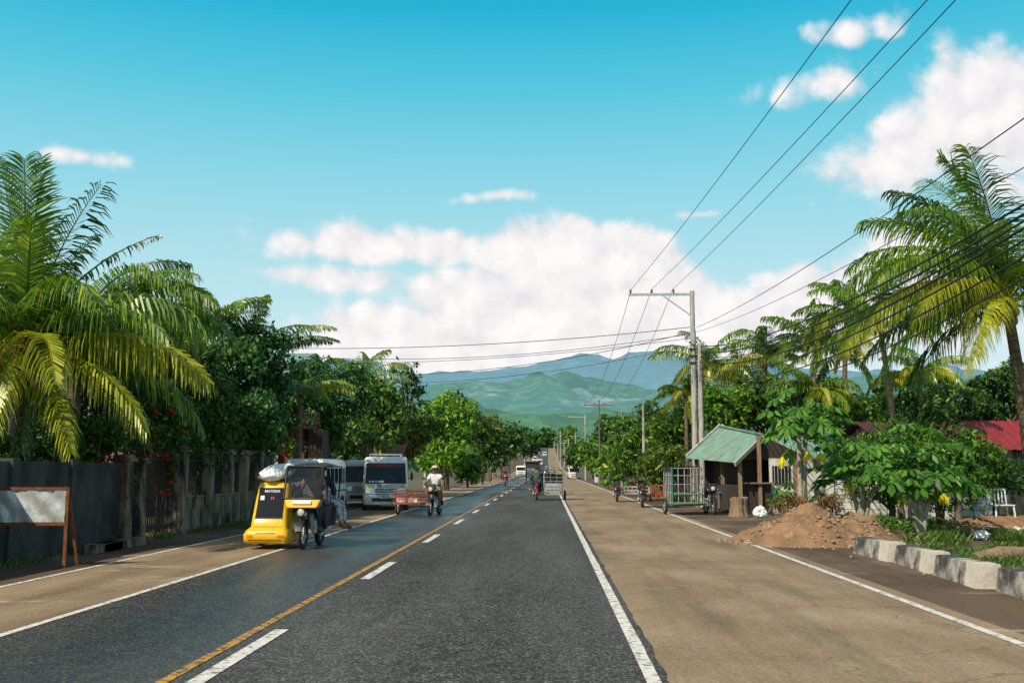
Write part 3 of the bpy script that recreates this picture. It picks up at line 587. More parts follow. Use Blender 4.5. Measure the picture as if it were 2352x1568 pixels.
# ---------------------------------------------------------------- buildings
def corr(b,c0,c1,c2,c3,n=60,amp=.018,rows=3):
    c0,c1,c2,c3=map(Vector,(c0,c1,c2,c3)); nr=(c1-c0).cross(c3-c0).normalized(); vs=[]
    for j in range(rows+1):
        for i in range(n+1):
            s=i/n; t=j/rows; p=c0.lerp(c1,s).lerp(c3.lerp(c2,s),t); vs.append(p+nr*amp*math.sin(i*PI/2*1.0))
    b.add(vs,[(j*(n+1)+i,j*(n+1)+i+1,(j+1)*(n+1)+i+1,(j+1)*(n+1)+i) for j in range(rows) for i in range(n)])
E1,E2,R1,R2=at(1577,1052,42),at(1688,1062,36),at(1655,980,43.5),at(1751,1000,37.5)
hut=thing('roadside_hut','small roadside hut with teal corrugated roof and white barge boards','hut',(0,0,0))
b=MB(); corr(b,E1,E2,R2,R1,90,.02); rf=b.build('roof','roof_teal',hut)
B1=R1+Vector((1.7,.1,-.9)); B2=R2+Vector((1.6,.1,-.75)); b=MB(); corr(b,R1,R2,B2,B1,90,.02); b.build('roof','roof_teal',hut)
up=Vector((0,0,.03))
MB().bar(E1+up,R1+up,.05,.22).bar(R1+up,B1+up,.05,.22).build('barge_board','white_wall',hut)
MB().bar(E2-up*2,R2-up*2,.05,.14).bar(R2-up*2,B2-up*2,.05,.14).build('barge_board','wood_light',hut)
MB().bar(R1+up*1.5,R2+up*1.5,.16,.04).build('ridge_cap','roof_teal',hut)
def wall(b,a,c,z0,z1,t=.1): b.bar((a[0],a[1],(z0+z1)/2),(c[0],c[1],(z0+z1)/2),t,z1-z0)
for (px,D,zt) in ((1745,36.9,2.75),(1700,36.6,1.95),(1600,41.5,2.1),(1660,39,1.9)):
    q=at(px,1100,D); MB().box((q.x,q.y,zt/2),(.13,.13,zt)).build('post','wood' ,hut,.01)
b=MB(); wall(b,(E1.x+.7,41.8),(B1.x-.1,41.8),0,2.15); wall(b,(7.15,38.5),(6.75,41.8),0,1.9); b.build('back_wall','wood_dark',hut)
b=MB(); wall(b,(7.95,37.2),(9.5,37.2),0,1.95); b.build('front_wall','white_wall',hut)
wf=MB().box((8.35,37.10,1.38),(.62,.05,.62)).build('window','wood_dark',hut)
b=MB()
for i in range(8): b.box((8.35,37.06,1.12+.075*i),(.56,.05,.055),rx=.6)
b.build('louvre','glass_mid',wf)
b=MB()
for i in range(5): b.bar((8.1+.12*i,37.02,1.08),(8.1+.12*i,37.02,1.7),.012)
b.build('grille','white_wall',wf)
MB().box((9.0,37.12,1.0),(.45,.04,1.9)).build('door','wood',hut)
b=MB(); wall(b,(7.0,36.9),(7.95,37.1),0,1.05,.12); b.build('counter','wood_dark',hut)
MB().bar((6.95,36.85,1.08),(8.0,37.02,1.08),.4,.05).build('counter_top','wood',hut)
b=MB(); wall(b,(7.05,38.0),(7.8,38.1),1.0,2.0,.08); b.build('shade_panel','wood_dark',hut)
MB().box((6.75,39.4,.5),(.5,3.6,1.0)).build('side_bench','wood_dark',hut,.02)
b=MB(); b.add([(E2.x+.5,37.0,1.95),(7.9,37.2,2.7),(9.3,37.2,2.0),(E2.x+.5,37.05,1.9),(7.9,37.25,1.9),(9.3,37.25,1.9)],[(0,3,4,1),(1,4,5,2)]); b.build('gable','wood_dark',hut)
sh2=thing('back_shed','low shed with a second teal roof right of the hut','shed',(0,0,0))
a,c_,d_,e_=at(1760,1052,39),at(1895,1050,39),at(1880,1000,42),at(1740,1000,42)
b=MB(); corr(b,a,c_,d_,e_,70,.02); b.build('roof','roof_teal',sh2)
b=MB(); wall(b,(a.x+1.3,39.4),(c_.x-.1,39.4),0,a.z-.05); wall(b,(c_.x-.1,39.4),(d_.x-.1,42),0,a.z-.05); b.build('wall','white_wall',sh2)
bw=thing('block_wall','low unfinished white block wall between papaya plants on the right','wall',(at(1905,1100,31).x,31,0),R(-6))
MB().box((2.2,0,.62),(4.4,.15,1.24)).build('wall_panel','block',bw,.01)
for x in(0,2.2,4.4): MB().box((x,-.02,.67),(.22,.24,1.34)).build('pillar','white_wall',bw,.01)
bw2=thing('house_wall','shaded wall with dark doorway at right edge behind the sacks','wall',(at(2160,1100,34).x,34,0),R(-3))
MB().box((2.4,0,.95),(4.8,.15,1.9)).build('wall_panel','wall_beige',bw2,.01)
MB().box((3.2,-.09,.9),(1.3,.04,1.8)).build('door','wood_dark',bw2)
def house(name,label,pa,pb,ptop,D,depth,mroof,mwall,cat='house',over=.3,base_z=None,win=True):
    A=at(pa[0],pa[1],D); B=at(pb[0],pb[1],D); T=at(pa[0],ptop,D+depth/2); zt=T.z
    root=thing(name,label,cat,(0,0,0))
    b=MB(); corr(b,(A.x-over,D-over,A.z),(B.x+over,D-over,B.z),(B.x+over,D+depth/2,zt),(A.x-over,D+depth/2,zt),int((B.x-A.x)*12)); corr(b,(B.x+over,D+depth+over,B.z),(A.x-over,D+depth+over,A.z),(A.x-over,D+depth/2,zt),(B.x+over,D+depth/2,zt),int((B.x-A.x)*12)); b.build('roof',mroof,root)
    z0=gz(D); z1=A.z-.03; b=MB(); b.box(((A.x+B.x)/2,D+depth/2,(z0+z1)/2),(B.x-A.x,depth,z1-z0))
    b.add([(A.x,D,z1),(A.x,D+depth,z1),(A.x,D+depth/2,zt-.1)],[(0,1,2)]); b.add([(B.x,D,z1),(B.x,D+depth,z1),(B.x,D+depth/2,zt-.1)],[(0,2,1)]); b.build('wall',mwall,root)
    if win:
        n=max(1,int((B.x-A.x)/2.5))
        for i in range(n):
            x=A.x+(B.x-A.x)*(i+.5)/n; wo=MB().box((x,D-.02,z0+1.35),(1.0,.05,.9)).build('window','wood_light',root); MB().box((x,D-.05,z0+1.35),(.84,.03,.75)).build('pane','glass_dark',wo)
    return root
house('red_roof_house','dull red corrugated roof house behind plants at right edge',(2268,1032),(2520,1035),966,42,5,'roof_red','wall_beige')
house('brown_roof_house','dark maroon roof house left of the red roof',(2020,1002),(2215,1004),968,37,4,'roof_brown','wall_beige',win=False)
house('white_gable_house','pale house with grey roof behind the left palm',(215,790),(330,790),725,34,5,'silver_sheet','wall_beige',win=False)
house('green_roof_house','house with green roof above the left trees',(600,835),(690,835),812,52,5,'roof_teal','white_wall')
house('rust_roof_shed','low shed with rusty roof behind the white vans',(835,1048),(912,1050),1020,56,4,'roof_rust','wall_beige')
house('roadside_store','tiny tan store with flat roof on the far left of the road',(1118,1058),(1150,1060),1046,150,6,'roof_rust','wall_beige')
house('roadside_house','small white far house below the trees left of the road',(1060,1068),(1085,1070),1056,130,6,'roof_brown','white_wall')
ho=thing('red_balcony_house','orange red house with upper balcony hidden in the left trees','house',(0,0,0))
A=at(640,985,39); B=at(700,985,39)
MB().box(((A.x+B.x)/2,40.2,(A.z)/2),(B.x-A.x,2.4,A.z)).build('wall','red_wall',ho)
MB().box(((A.x+B.x)/2,39.9,A.z+.04),(B.x-A.x+.5,3.2,.08)).build('roof','roof_rust',ho)
b=MB(); q=at(703,985,38.5)
for i in range(8): b.bar((q.x-.15+.09*i,q.y,q.z),(q.x-.15+.09*i,q.y,q.z+.6),.02)
b.bar((q.x-.2,q.y,q.z+.6),(q.x+.5,q.y,q.z+.6),.04).bar((q.x-.2,q.y,q.z),(q.x+.5,q.y,q.z),.04); b.build('balcony_railing','wood_dark',ho)
MB().box((q.x+.3,q.y+.8,(q.z)/2),(.5,1.0,q.z)).build('balcony_base','wood_dark',ho)
# ---------------------------------------------------------------- left vegetation
T=px_tree
D=21.
cb=at(52,815,D)
fr=[]
def ff(a,e,L,bnd,m,**k): fr.append((R(a),R(e),L,R(bnd),m,k))
ff(100,87,4.5,10,'frond',n=84,droop=.14,ll=.7); ff(170,85,4.4,16,'frond',n=84,droop=.2,ll=.7); ff(290,80,4.1,22,'frond',n=80,droop=.3); ff(70,70,3.6,30,'frond_dark',droop=.8,gap=.3,ll=.55); ff(20,66,3.9,46,'frond_dark',droop=1,gap=.4,ll=.55); ff(-20,74,4.0,30,'frond_dark',droop=.7)
ff(0,46,4.5,95,'frond',n=82,droop=1.3); ff(-28,34,4.7,78,'frond',n=84,droop=1.2); ff(-15,20,4.9,68,'frond_yellow',n=86,ll=1.25,droop=1.5); ff(-55,16,4.6,66,'frond_yellow',n=82,ll=1.15,droop=1.3); ff(-72,-5,3.5,60,'frond_yellow',n=74); ff(12,12,4.3,80,'frond',n=80,droop=1.4)
ff(150,44,4.2,90,'frond'); ff(180,20,3.8,80,'frond_yellow'); ff(212,48,4.2,90,'frond',n=76); ff(240,22,4.0,80,'frond_yellow',n=76); ff(262,44,3.8,88,'frond',n=76); ff(-92,0,3.2,66,'frond_yellow',n=70); ff(45,35,3.9,80,'frond_dark'); ff(80,30,3.8,80,'frond_dark'); ff(120,25,3.8,80,'frond_dark'); ff(255,-25,3.0,34,'frond_yellow',gap=.1); ff(-62,60,3.8,50,'frond',droop=.6,n=78)
ff(225,-8,3.4,55,'frond_yellow'); ff(275,-18,3.1,45,'frond_yellow'); ff(-5,-10,3.6,55,'frond_dark',droop=1.3); ff(30,60,4.0,100,'frond',droop=1.3,n=78); ff(-80,38,3.9,80,'frond',n=76); ff(235,70,4.0,60,'frond_dark',droop=.6,n=78); ff(-45,48,4.5,92,'frond',n=82,droop=1.3); ff(-40,-22,3.3,42,'frond_yellow',droop=1.3,n=70); ff(-60,-34,2.8,36,'frond_dark',droop=1.3); ff(-25,2,4.2,62,'frond_yellow',n=80,ll=1.1,droop=1.4)
palm('tall left coconut palm with upright spear fronds and yellow lower fronds',(cb.x,D,0),cb.z,fr,tr=.22,nuts=9,lw=.044)
fr=[]; cb=at(175,770,24.5)
for i in range(19):
    ff(i*137.5,random.uniform(5,75),random.uniform(3.2,4.1),random.uniform(75,110),random.choice(['frond','frond','frond_dark']),n=64,droop=1.3)
ff(-10,52,4.3,100,'frond',n=72,droop=1.2); ff(-25,32,4.2,90,'frond',n=72,droop=1.3); ff(18,62,4.0,110,'frond',n=72); ff(5,40,4.4,100,'frond',n=72,droop=1.3)
palm('second left palm behind the first with arching green fronds',(cb.x,24.5,0),cb.z,fr,tr=.2,nuts=3,lw=.045)
fr=[]
for i in range(13): ff(i*137.5,random.uniform(20,80),random.uniform(2.4,3.2),random.uniform(60,110),'frond' if i%3 else 'frond_dark',n=44)
p=at(455,785,33); palm('young palm rising above the left trees beside the tall palm',(p.x,33,0),p.z,fr,tr=.15,nuts=0,lw=.05)
fr=[]
ff(70,82,2.6,30,'frond_dark',droop=.7,ll=.5); ff(-10,60,3.0,90,'frond_dark',ll=.55,droop=.9); ff(10,40,3.2,60,'frond_dark',ll=.6,droop=1); ff(160,60,2.6,70,'frond_dark',droop=.9); ff(200,75,2.5,50,'frond_dark',droop=.9); ff(-60,60,2.6,90,'frond_dark')
p=at(572,830,34); palm('banana plant with torn dark leaves above the left trees',(p.x,34,0),p.z,fr,tr=.13,nuts=0,name='banana_plant',cat='banana plant',stub=False,lw=.055)
fr=[]
ff(0,72,3.2,95,'frond',ll=.65,droop=1); ff(30,60,2.8,80,'frond_dark',ll=.6,droop=1); ff(180,60,2.5,80,'frond_dark',ll=.6)
p=at(615,850,36); palm('single arching frond plant at the top of the left trees',(p.x,36,0),p.z,fr,tr=.12,nuts=0,name='banana_plant',cat='banana plant',stub=False,lw=.055)
fr=[]
ff(-20,25,2.3,60,'frond_yellow'); ff(-50,15,2.3,60,'frond'); ff(10,40,2.2,80,'frond'); ff(60,50,2.2,70,'frond'); ff(150,50,2.2,70,'frond'); ff(200,40,2.2,80,'frond'); ff(260,30,2.2,80,'frond')
p=at(690,905,36); palm('small palm with yellow frond in front of the left trees',(p.x,36,0),p.z,fr,tr=.11,nuts=0,lw=.05)
T('dark bushy tree filling the gap behind the left palms',300,890,27,160,140,'leaf_dark',cov=2.2,asp=.35,lm=1.3)
T('dense dark tree behind the grey wall at far left',80,970,26,170,120,'leaf_dark',cov=2.0)
T('shaded shrub rising just behind the grey wall under the tall palm',70,1030,20.5,120,60,'leaf_dark',name='bush',cat='bush',cov=2)
T('olive shrub filling the gap over the right end of the grey wall',225,1010,22,75,55,'leaf_dark',name='bush',cat='bush',cov=2.4)
T('dark mango tree over the left fence, left of the red house',450,900,30,120,130,'leaf_dark',asp=.35,lm=1.35)
T('tall dark glossy tree in the middle of the left grove',580,895,33,125,135,'leaf_blue',asp=.6,lm=1.2)
T('round bluish green tree right of the red balcony house',755,915,42,108,100,'leaf_blue')
T('broad lower tree behind the vans on the left',700,1000,43,80,70,'leaf_dark')
T('low leafy branch mass partly hiding the red house',672,1030,37.5,26,24,'leaf_mid',cov=1.6,name='bush',cat='bush')
T('loose tree above the rusty roofed shed',865,955,55,65,78,'leaf_mid',asp=.4,lm=1.3)
T('spindly tall open tree above the left grove',935,890,60,36,70,'leaf_dark',cov=1.1,loose=.25)
T('green tree directly right of the spindly tree',935,995,62,58,60,'leaf_olive')
T('rounded light green tree left of the road',1030,960,75,60,56,'leaf_bright',lm=1.1)
T('dark tree backing the rounded light green tree',1000,990,84,80,55,'leaf_dark')
T('dark tree between the rounded tree and the roadside bend',1090,985,100,48,46,'leaf_olive')
T('low bright bushes under the rounded tree',1020,1052,74,60,42,'leaf_bright',name='bush',cat='bush')
T('bush beside the road behind the cart motorcycle',1075,1075,88,36,32,'leaf_mid',name='bush',cat='bush')
T('small dark tree at the left roadside bend',1125,1010,118,34,45,'leaf_dark')
T('dark spreading tree hanging over the far left roadside',1170,1018,170,66,40,'leaf_dark')
T('darker far tree closing the left side of the road',1218,1018,260,34,30,'leaf_dark')
T('dark tree standing at the far end of the road',1250,1012,640,30,26,'leaf_dark',trunk=.4)
T('green hedge tree in front of the beige fence pillars',500,1000,32,110,65,'leaf_dark',cov=2)
T('leafy branches spilling forward over the beige fence pillars',470,1050,27.6,60,36,'leaf_dark',cov=1.6,name='bush',cat='bush')
T('shaded tree above the parked vans',800,1000,50,70,58,'leaf_dark')
T('dark shrub behind the iron gate',370,1040,26.5,80,70,'leaf_dark',name='bush',cat='bush')
T('dark leafy mass above the far beige pillars',600,1010,36,60,60,'leaf_dark')
for i,(px,py,D,rx,ry,l) in enumerate(((365,965,24.5,75,90,'red bougainvillea climbing high above the gate'),(290,1110,22.2,28,60,'red flowering vine hanging over the beige pillar'),(375,1090,24.6,30,55,'red flowering vine over the iron gate'),(330,1010,23.8,50,45,'dark bougainvillea mass over the grey wall end'))):
    t=T(l,px,py,D,rx,ry,'leaf_dark',name='bougainvillea',cat='flowering vine',cov=1.5,trunk=.04,depth=.4)
    c=at(px,py,D); V=leafcloud([(random.uniform(-1,1)*rx*D/F,random.uniform(-.3,.1)-.3,c.z+random.uniform(-1,1)*ry*D/F) for _ in range(18)],[.13]*18,80,.075,.9); quads('flowers',V,'flower_red',t)['kind']='stuff'
# ---------------------------------------------------------------- right vegetation
D=28.; cb=at(2312,700,D); fr=[]
ff(165,66,4.8,74,'frond',n=84,droop=1.0); ff(185,54,5.0,98,'frond',n=86,droop=1.2); ff(205,42,5.0,88,'frond',n=86,droop=1.2); ff(220,22,4.9,75,'frond_yellow',n=84,droop=1.3); ff(175,24,4.8,84,'frond',n=84,droop=1.4); ff(235,5,4.4,70,'frond_yellow',n=78); ff(195,2,4.6,66,'frond',n=80,droop=1.4)
ff(120,78,4.9,44,'frond',n=84,droop=.5); ff(230,76,4.8,50,'frond',n=84,droop=.6); ff(300,70,4.6,60,'frond',n=78); ff(0,55,4.4,80,'frond'); ff(30,30,4.3,80,'frond'); ff(-30,30,4.3,80,'frond'); ff(60,55,4.2,80,'frond'); ff(265,34,4.6,85,'frond',n=80); ff(290,10,4.0,70,'frond_yellow',n=74); ff(95,40,4.4,80,'frond_dark',n=66); ff(140,34,4.5,85,'frond_dark',n=74); ff(150,10,4.4,70,'frond_dark',n=74); ff(320,-10,3.2,50,'frond_yellow'); ff(210,66,4.9,88,'frond',n=84,droop=1.1)
ff(188,-18,3.8,50,'frond_dark',droop=1.3,n=74); ff(222,-20,3.4,45,'frond_yellow',n=70); ff(250,55,4.6,90,'frond',n=80); ff(155,52,4.8,95,'frond',n=80); ff(198,28,5.0,90,'frond_yellow',n=86,droop=1.5); ff(180,76,4.7,70,'frond_dark',n=80,droop=.9); ff(150,84,4.7,30,'frond',n=84,droop=.5)
palm('large right coconut palm with curved trunk at the right edge',(cb.x+.42,D,0),cb.z,fr,lean=(-.42,0),tr=.17,nuts=9,lw=.046)
def smallpalm(label,px,py,D,L,seed,yel=.25,n=15,lean=(0,0),nuts=4):
    random.seed(seed); fr.clear()
    for i in range(n):
        el=random.uniform(-15,80); ff(i*137.5+random.uniform(-10,10),el,L*random.uniform(.85,1.2),random.uniform(60,105),('frond_yellow' if el<25 and random.random()<.55 else 'frond') if random.random()<yel*2.6 else 'frond_dark',n=42,lw=.065,droop=1.2)
    p=at(px,py,D); palm(label,(p.x-lean[0],D,gz(D)),p.z-gz(D),list(fr),lean=lean,tr=.13,nuts=nuts,llf=.3)
smallpalm('palm with yellow lower fronds left of the large right palm',2020,745,42,3.0,3,.5,22,lean=(-.5,0))
smallpalm('palm behind, its crown above the papaya plant',1945,715,47,2.6,13,.35,17,lean=(.4,0))
smallpalm('mid sized palm on the right with leaning grey trunk',1880,800,50,2.9,5,.35,19,lean=(-.8,0))
smallpalm('palm between the hut and the mid sized palm',1760,825,55,2.8,6,.35,19,lean=(.5,0))
smallpalm('palm right behind the tall concrete pole',1625,835,58,2.9,8,.35,20)
smallpalm('low palm with yellow fronds touching the pole',1575,905,60,2.4,9,.5,14)
smallpalm('dark palm behind the dense right trees',1700,870,62,2.5,11,.2,16)
smallpalm('small palm frond cluster above the right bushes',1870,895,44,2.2,15,.35,13)
smallpalm('low palm behind the maroon roof',2110,860,50,2.6,19,.35,15)
smallpalm('far left palm at the roadside bend',1122,985,120,2.6,16,.6,12)
smallpalm('palm with yellowing fronds at the edge of the left grove',835,880,56,2.4,17,.5,12)
random.seed(21)
T('dense dark green tree behind the hut roof',1840,905,48,95,62,'leaf_dark',asp=.4,lm=1.3)
T('bright green tree just right of the concrete poles',1670,945,50,66,62,'leaf_bright',lm=1.2)
T('bushy tree left of the concrete poles',1550,990,62,60,65,'leaf_mid')
T('leafy tree filling the gap right of the bright one',1750,930,51,75,62,'leaf_olive',asp=.35,lm=1.3)
T('dark rounded tree behind the second teal roof',1930,935,50,85,62,'leaf_dark')
T('mixed green tree between the dark tree and the maroon roof',1990,955,46,75,55,'leaf_mid',lm=1.2)
T('feathery green tree behind the parked carts',1450,1022,74,58,58,'leaf_mid',asp=.3,lm=1.3)
T('low bright roadside bush near the parked carts',1415,1068,78,42,42,'leaf_bright',name='bush',cat='bush')
T('bush behind the cage tricycle',1520,1060,55,55,50,'leaf_olive',name='bush',cat='bush')
T('bushy dark tree under the small pole',1495,975,85,55,45,'leaf_dark')
T('tree in the hazy middle of the right side',1400,1000,112,42,40,'leaf_dark')
T('bright roadside tree in front of the hazy right poles',1362,1045,105,30,34,'leaf_mid')
T('small dark tree hiding the foot of the far right poles',1325,1045,150,24,26,'leaf_dark')
T('dark broad tree behind the red roofs',2120,940,56,150,66,'leaf_dark')
T('dark tree at the right edge behind the red roof',2330,925,50,130,80,'leaf_dark')
T('dark shrub mass behind the block wall',1985,1045,35.5,90,45,'leaf_dark',name='bush',cat='bush')
T('shaded leafy tree right of the papaya by the wall',2195,1065,26.5,95,88,'leaf_mid',cov=2.6,leaf=.16,loose=.05,asp=.4)
T('slender leafy tree below the large palm',2150,965,28,50,80,'leaf_dark',cov=1.6,leaf=.17,loose=.12,asp=.4)
T('thin young tree in front of the maroon roof',2065,1010,30,45,55,'leaf_mid',cov=1.6,leaf=.17,loose=.1,asp=.4)
T('small bush spilling beside the block wall',2285,1095,27,62,42,'leaf_dark',name='bush',cat='bush',cov=2)
T('young green bush in front of the block wall',2040,1105,28,75,48,'leaf_mid',name='bush',cat='bush',cov=2)
T('low green undergrowth at the foot of the tall papaya',1795,1150,29,28,20,'leaf_mid',name='bush',cat='bush',cov=1.6)
t=T('pink flowering bush behind the parked carts',1468,1112,60,26,13,'leaf_mid',name='flowering_bush',cat='bush')
c=at(1468,1108,59); V=leafcloud([(random.uniform(-.6,.6),-.3,c.z+random.uniform(-.25,.3)) for _ in range(14)],[.14]*14,200,.08,.9); quads('flowers',V,'flower_pink',t)['kind']='stuff'
t=T('pink flowering bush at the far left roadside',1098,1082,108,10,14,'leaf_mid',name='flowering_bush',cat='bush')
c=at(1098,1082,108); V=leafcloud([(random.uniform(-.4,.4),-.4,c.z+random.uniform(-.4,.4)) for _ in range(10)],[.2]*10,100,.16,.9); quads('flowers',V,'flower_pink',t)['kind']='stuff'
tmpl=T('roadside tree receding along the right side of the road',1372,1035,130,26,30,'leaf_mid',group='receding right roadside trees')
for i,(x,Y,s) in enumerate(((7.2,150,.9),(8.5,172,1.2),(7.6,200,1.1),(9,235,1.4),(8.6,275,1.4),(9.5,325,1.7),(9.5,385,1.8),(11,450,2.2),(12,530,2.4),(13,600,2.6),(2,700,2.8),(12,720,3))):
    r=dup(tmpl,(x,Y,gz(Y)),i*1.3,tmpl['label'],'receding right roadside trees'); r.scale=(s,s,s*.9)
tml=T('roadside tree receding along the left side of the road',1128,1045,135,24,30,'leaf_dark',group='receding left roadside trees')
for i,(x,Y,s) in enumerate(((-10,165,1),(-11,195,1.1),(-10,225,1.3),(-11,290,1.5),(-11,350,1.8),(-12,420,2.1),(-13,520,2.5),(-14,620,2.8),(-6,720,3.0))):
    r=dup(tml,(x,Y,gz(Y)),i*1.7,tml['label'],'receding left roadside trees'); r.scale=(s,s,s*.9)
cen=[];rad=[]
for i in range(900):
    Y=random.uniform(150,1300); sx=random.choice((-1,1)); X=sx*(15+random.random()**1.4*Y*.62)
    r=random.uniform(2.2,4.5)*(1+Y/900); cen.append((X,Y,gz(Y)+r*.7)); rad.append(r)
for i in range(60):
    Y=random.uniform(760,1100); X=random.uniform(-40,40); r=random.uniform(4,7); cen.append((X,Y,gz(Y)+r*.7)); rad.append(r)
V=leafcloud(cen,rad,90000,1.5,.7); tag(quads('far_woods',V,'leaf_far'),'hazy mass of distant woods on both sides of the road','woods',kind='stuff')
# ---------------------------------------------------------------- papaya
def papleaf(c,size,az,tilt):
    Q=[]; M_=Matrix.Rotation(az,3,'Z')@Matrix.Rotation(tilt,3,'Y')
    for k in range(7):
        a=R(-138+46*k); ln=size*(1-.10*abs(k-3)*.9)*random.uniform(.88,1.05)
        d=Vector((math.cos(a),math.sin(a),0)); s=Vector((-d.y,d.x,0))
        def W_(r,w,z): return c+M_@(d*r+s*w+Vector((0,0,z)))
        Q.append([W_(0,0,0),W_(ln*.45,-ln*.13,-.02*size),W_(ln*.55,0,.06*size),W_(ln*.45,ln*.13,-.02*size)])
        Q.append([W_(ln*.45,-ln*.13,-.02*size),W_(ln*.68,-ln*.2,-.16*size),W_(ln,0,-.28*size),W_(ln*.55,0,.06*size)])
        Q.append([W_(ln*.45,ln*.13,-.02*size),W_(ln*.55,0,.06*size),W_(ln,0,-.28*size),W_(ln*.68,ln*.2,-.16*size)])
    return Q
def papaya(label,px,pyb,D,h,nl,spread,size,yellow=0,branches=((0,0,1),)):
    p=at(px,pyb,D); root=thing('papaya_plant',label,'papaya plant',(p.x,D,0))
    Q=[];b=MB();pt=MB()
    for (bx,by,f) in branches:
        top=Vector((bx,by,h*f)); b.tube([(0,0,-.1),(bx*.25,by*.2,h*f*.4),(bx*.8,by*.8,h*f*.8),top],[.085,.07,.055,.04],8)
        for i in range(nl):
            a=i*2.4+random.uniform(-.3,.3); l=spread*random.uniform(.5,1.15); el=R(random.uniform(-25,65)); st=top+Vector((0,0,-random.uniform(0,.35)))
            e=st+Vector((math.cos(a)*math.cos(el),math.sin(a)*math.cos(el),math.sin(el)))*l
            pt.tube([st,st.lerp(e,.5)+Vector((0,0,.05)),e],.011,5)
            (Q).extend(papleaf(e,size*random.uniform(.7,1.2),a,R(random.uniform(5,50))))
    for i in range(yellow):
        a=-2.5+i*1.9; st=Vector((branches[0][0],branches[0][1],h*.84)); e=st+Vector((math.cos(a)*spread*.6,-.2,-.25-random.random()*.2)); YQ=[]
        for k in range(7):
            dx=random.uniform(-.09,.09); dy=random.uniform(-.06,.06); l=random.uniform(.2,.34); w_=random.uniform(.025,.045)
            YQ.append([e+Vector((-w_*.3,0,0)),e+Vector((w_*.3,0,0)),e+Vector((dx+w_,dy,-l*.5)),e+Vector((dx-w_,dy,-l*.5))]); YQ.append([e+Vector((dx-w_,dy,-l*.5)),e+Vector((dx+w_,dy,-l*.5)),e+Vector((dx*1.2+.004,dy,-l)),e+Vector((dx*1.2-.004,dy,-l))])
        pt.tube([st,e],.01,5); quads('withered_leaf',np.array([[tuple(v) for v in q] for q in YQ]),'papaya_yellow',root)
    b.build('trunk','papaya_bark',root); pt.build('leaf_stalks','papaya',root); quads('crown',np.array([[tuple(v) for v in q] for q in Q]),'papaya',root)
papaya('tall papaya plant with pale trunk beside the hut',1838,1100,25.5,at(1835,965,25.5).z,22,.95,.42,3,((0,0,1),(.2,.1,.94)))
papaya('branching papaya plant in front of the block wall',1975,1100,25.8,at(1960,1050,25.8).z,18,.85,.40,1,((.1,0,.9),(.7,.1,1.0),(-.25,.2,.8)))
papaya('wide low papaya plant right of the dirt mound',2110,1100,24,at(2110,1060,24).z,22,.95,.42,2,((0,0,1),(-.6,0,.9),(.4,0,.8)))
papaya('small papaya seedling at the foot of the tall papaya',1805,1140,27,.9,12,.35,.22,0)
# ---------------------------------------------------------------- mound, blocks, debris
mc=at(1885,1210,23.0); b=MB(); N=110;Mr=50; vs=[]
def mh(x,y_,rr):
    f=max(0,(math.cos(min(rr,1)*PI)*.5+.5))**.62
    return f*(.66+.30*noise.noise((x*1.0+4,y_*1.0,0))+.2*noise.noise((x*2.1,y_*2.1,4)))+(.14*noise.noise((x*3.6,y_*3.6,2))+.09*abs(noise.noise((x*8,y_*8,5)))+.05*noise.noise((x*18,y_*18,9)))*(1-rr**2*.9)
for j in range(Mr+1):
    rr=j/Mr
    for i in range(N):
        a=2*PI*i/N; rx=2.1*(1+.13*math.sin(a*3+1)+.06*math.sin(a*7)); ry=1.8*(1+.08*math.sin(a*5))
        x=math.cos(a)*rr*rx; y_=math.sin(a)*rr*ry
        vs.append((x,y_,mh(x,y_,rr)-.02))
b.add(vs,[(j*N+i,j*N+(i+1)%N,(j+1)*N+(i+1)%N,(j+1)*N+i) for j in range(Mr) for i in range(N)],True)
tag(b.build('dirt_mound','dirt',None,0,(mc.x,mc.y,0)),'heap of reddish brown earth and rubble beside the road','mound')
rb=MB()
for i in range(420):
    a=random.uniform(0,2*PI); rr=random.random()**.6*1.15; x=math.cos(a)*rr*2.0; y_=math.sin(a)*rr*1.75; z=mh(x,y_,min(rr,1)); s=random.uniform(.01,.05)**1.05
    rb.ell((x,y_,max(z,0)+s*.2),(s*1.4,s,s*.8),6,4,.3)
tag(rb.build('rubble','rock',None,0,(mc.x,mc.y,0)),'loose stones scattered over the dirt mound','rubble',kind='stuff')
V=leafcloud([(mc.x+random.uniform(-.9,.4),mc.y+random.uniform(-.2,.5),.72+random.uniform(-.1,.18)) for _ in range(16)],[.24]*16,1300,.15,.14); tag(quads('dry_weeds',V,'frond_dead'),'dry brown weeds on top of the mound','weeds',kind='stuff')
V=leafcloud([(mc.x+random.uniform(.2,2.0),mc.y+random.uniform(-.2,1.2),.3+random.uniform(-.1,.18)) for _ in range(22)],[.18]*22,2000,.12,.25); tag(quads('green_weeds',V,'leaf_mid'),'small green weeds on the right flank of the mound','weeds',kind='stuff')
K['block_paint']=mat('block_paint',(.44,.40,.34),(.27,.245,.21),4,.85,bump=.6,bs=14,c3=(.045,.042,.038),c3s=2.0,c3t=(.42,.58))
K['block_pale']=mat('block_pale',(.62,.55,.46),(.46,.40,.34),4,.85,bump=.6,bs=14,c3=(.12,.105,.09),c3s=2.5,c3t=(.55,.7))
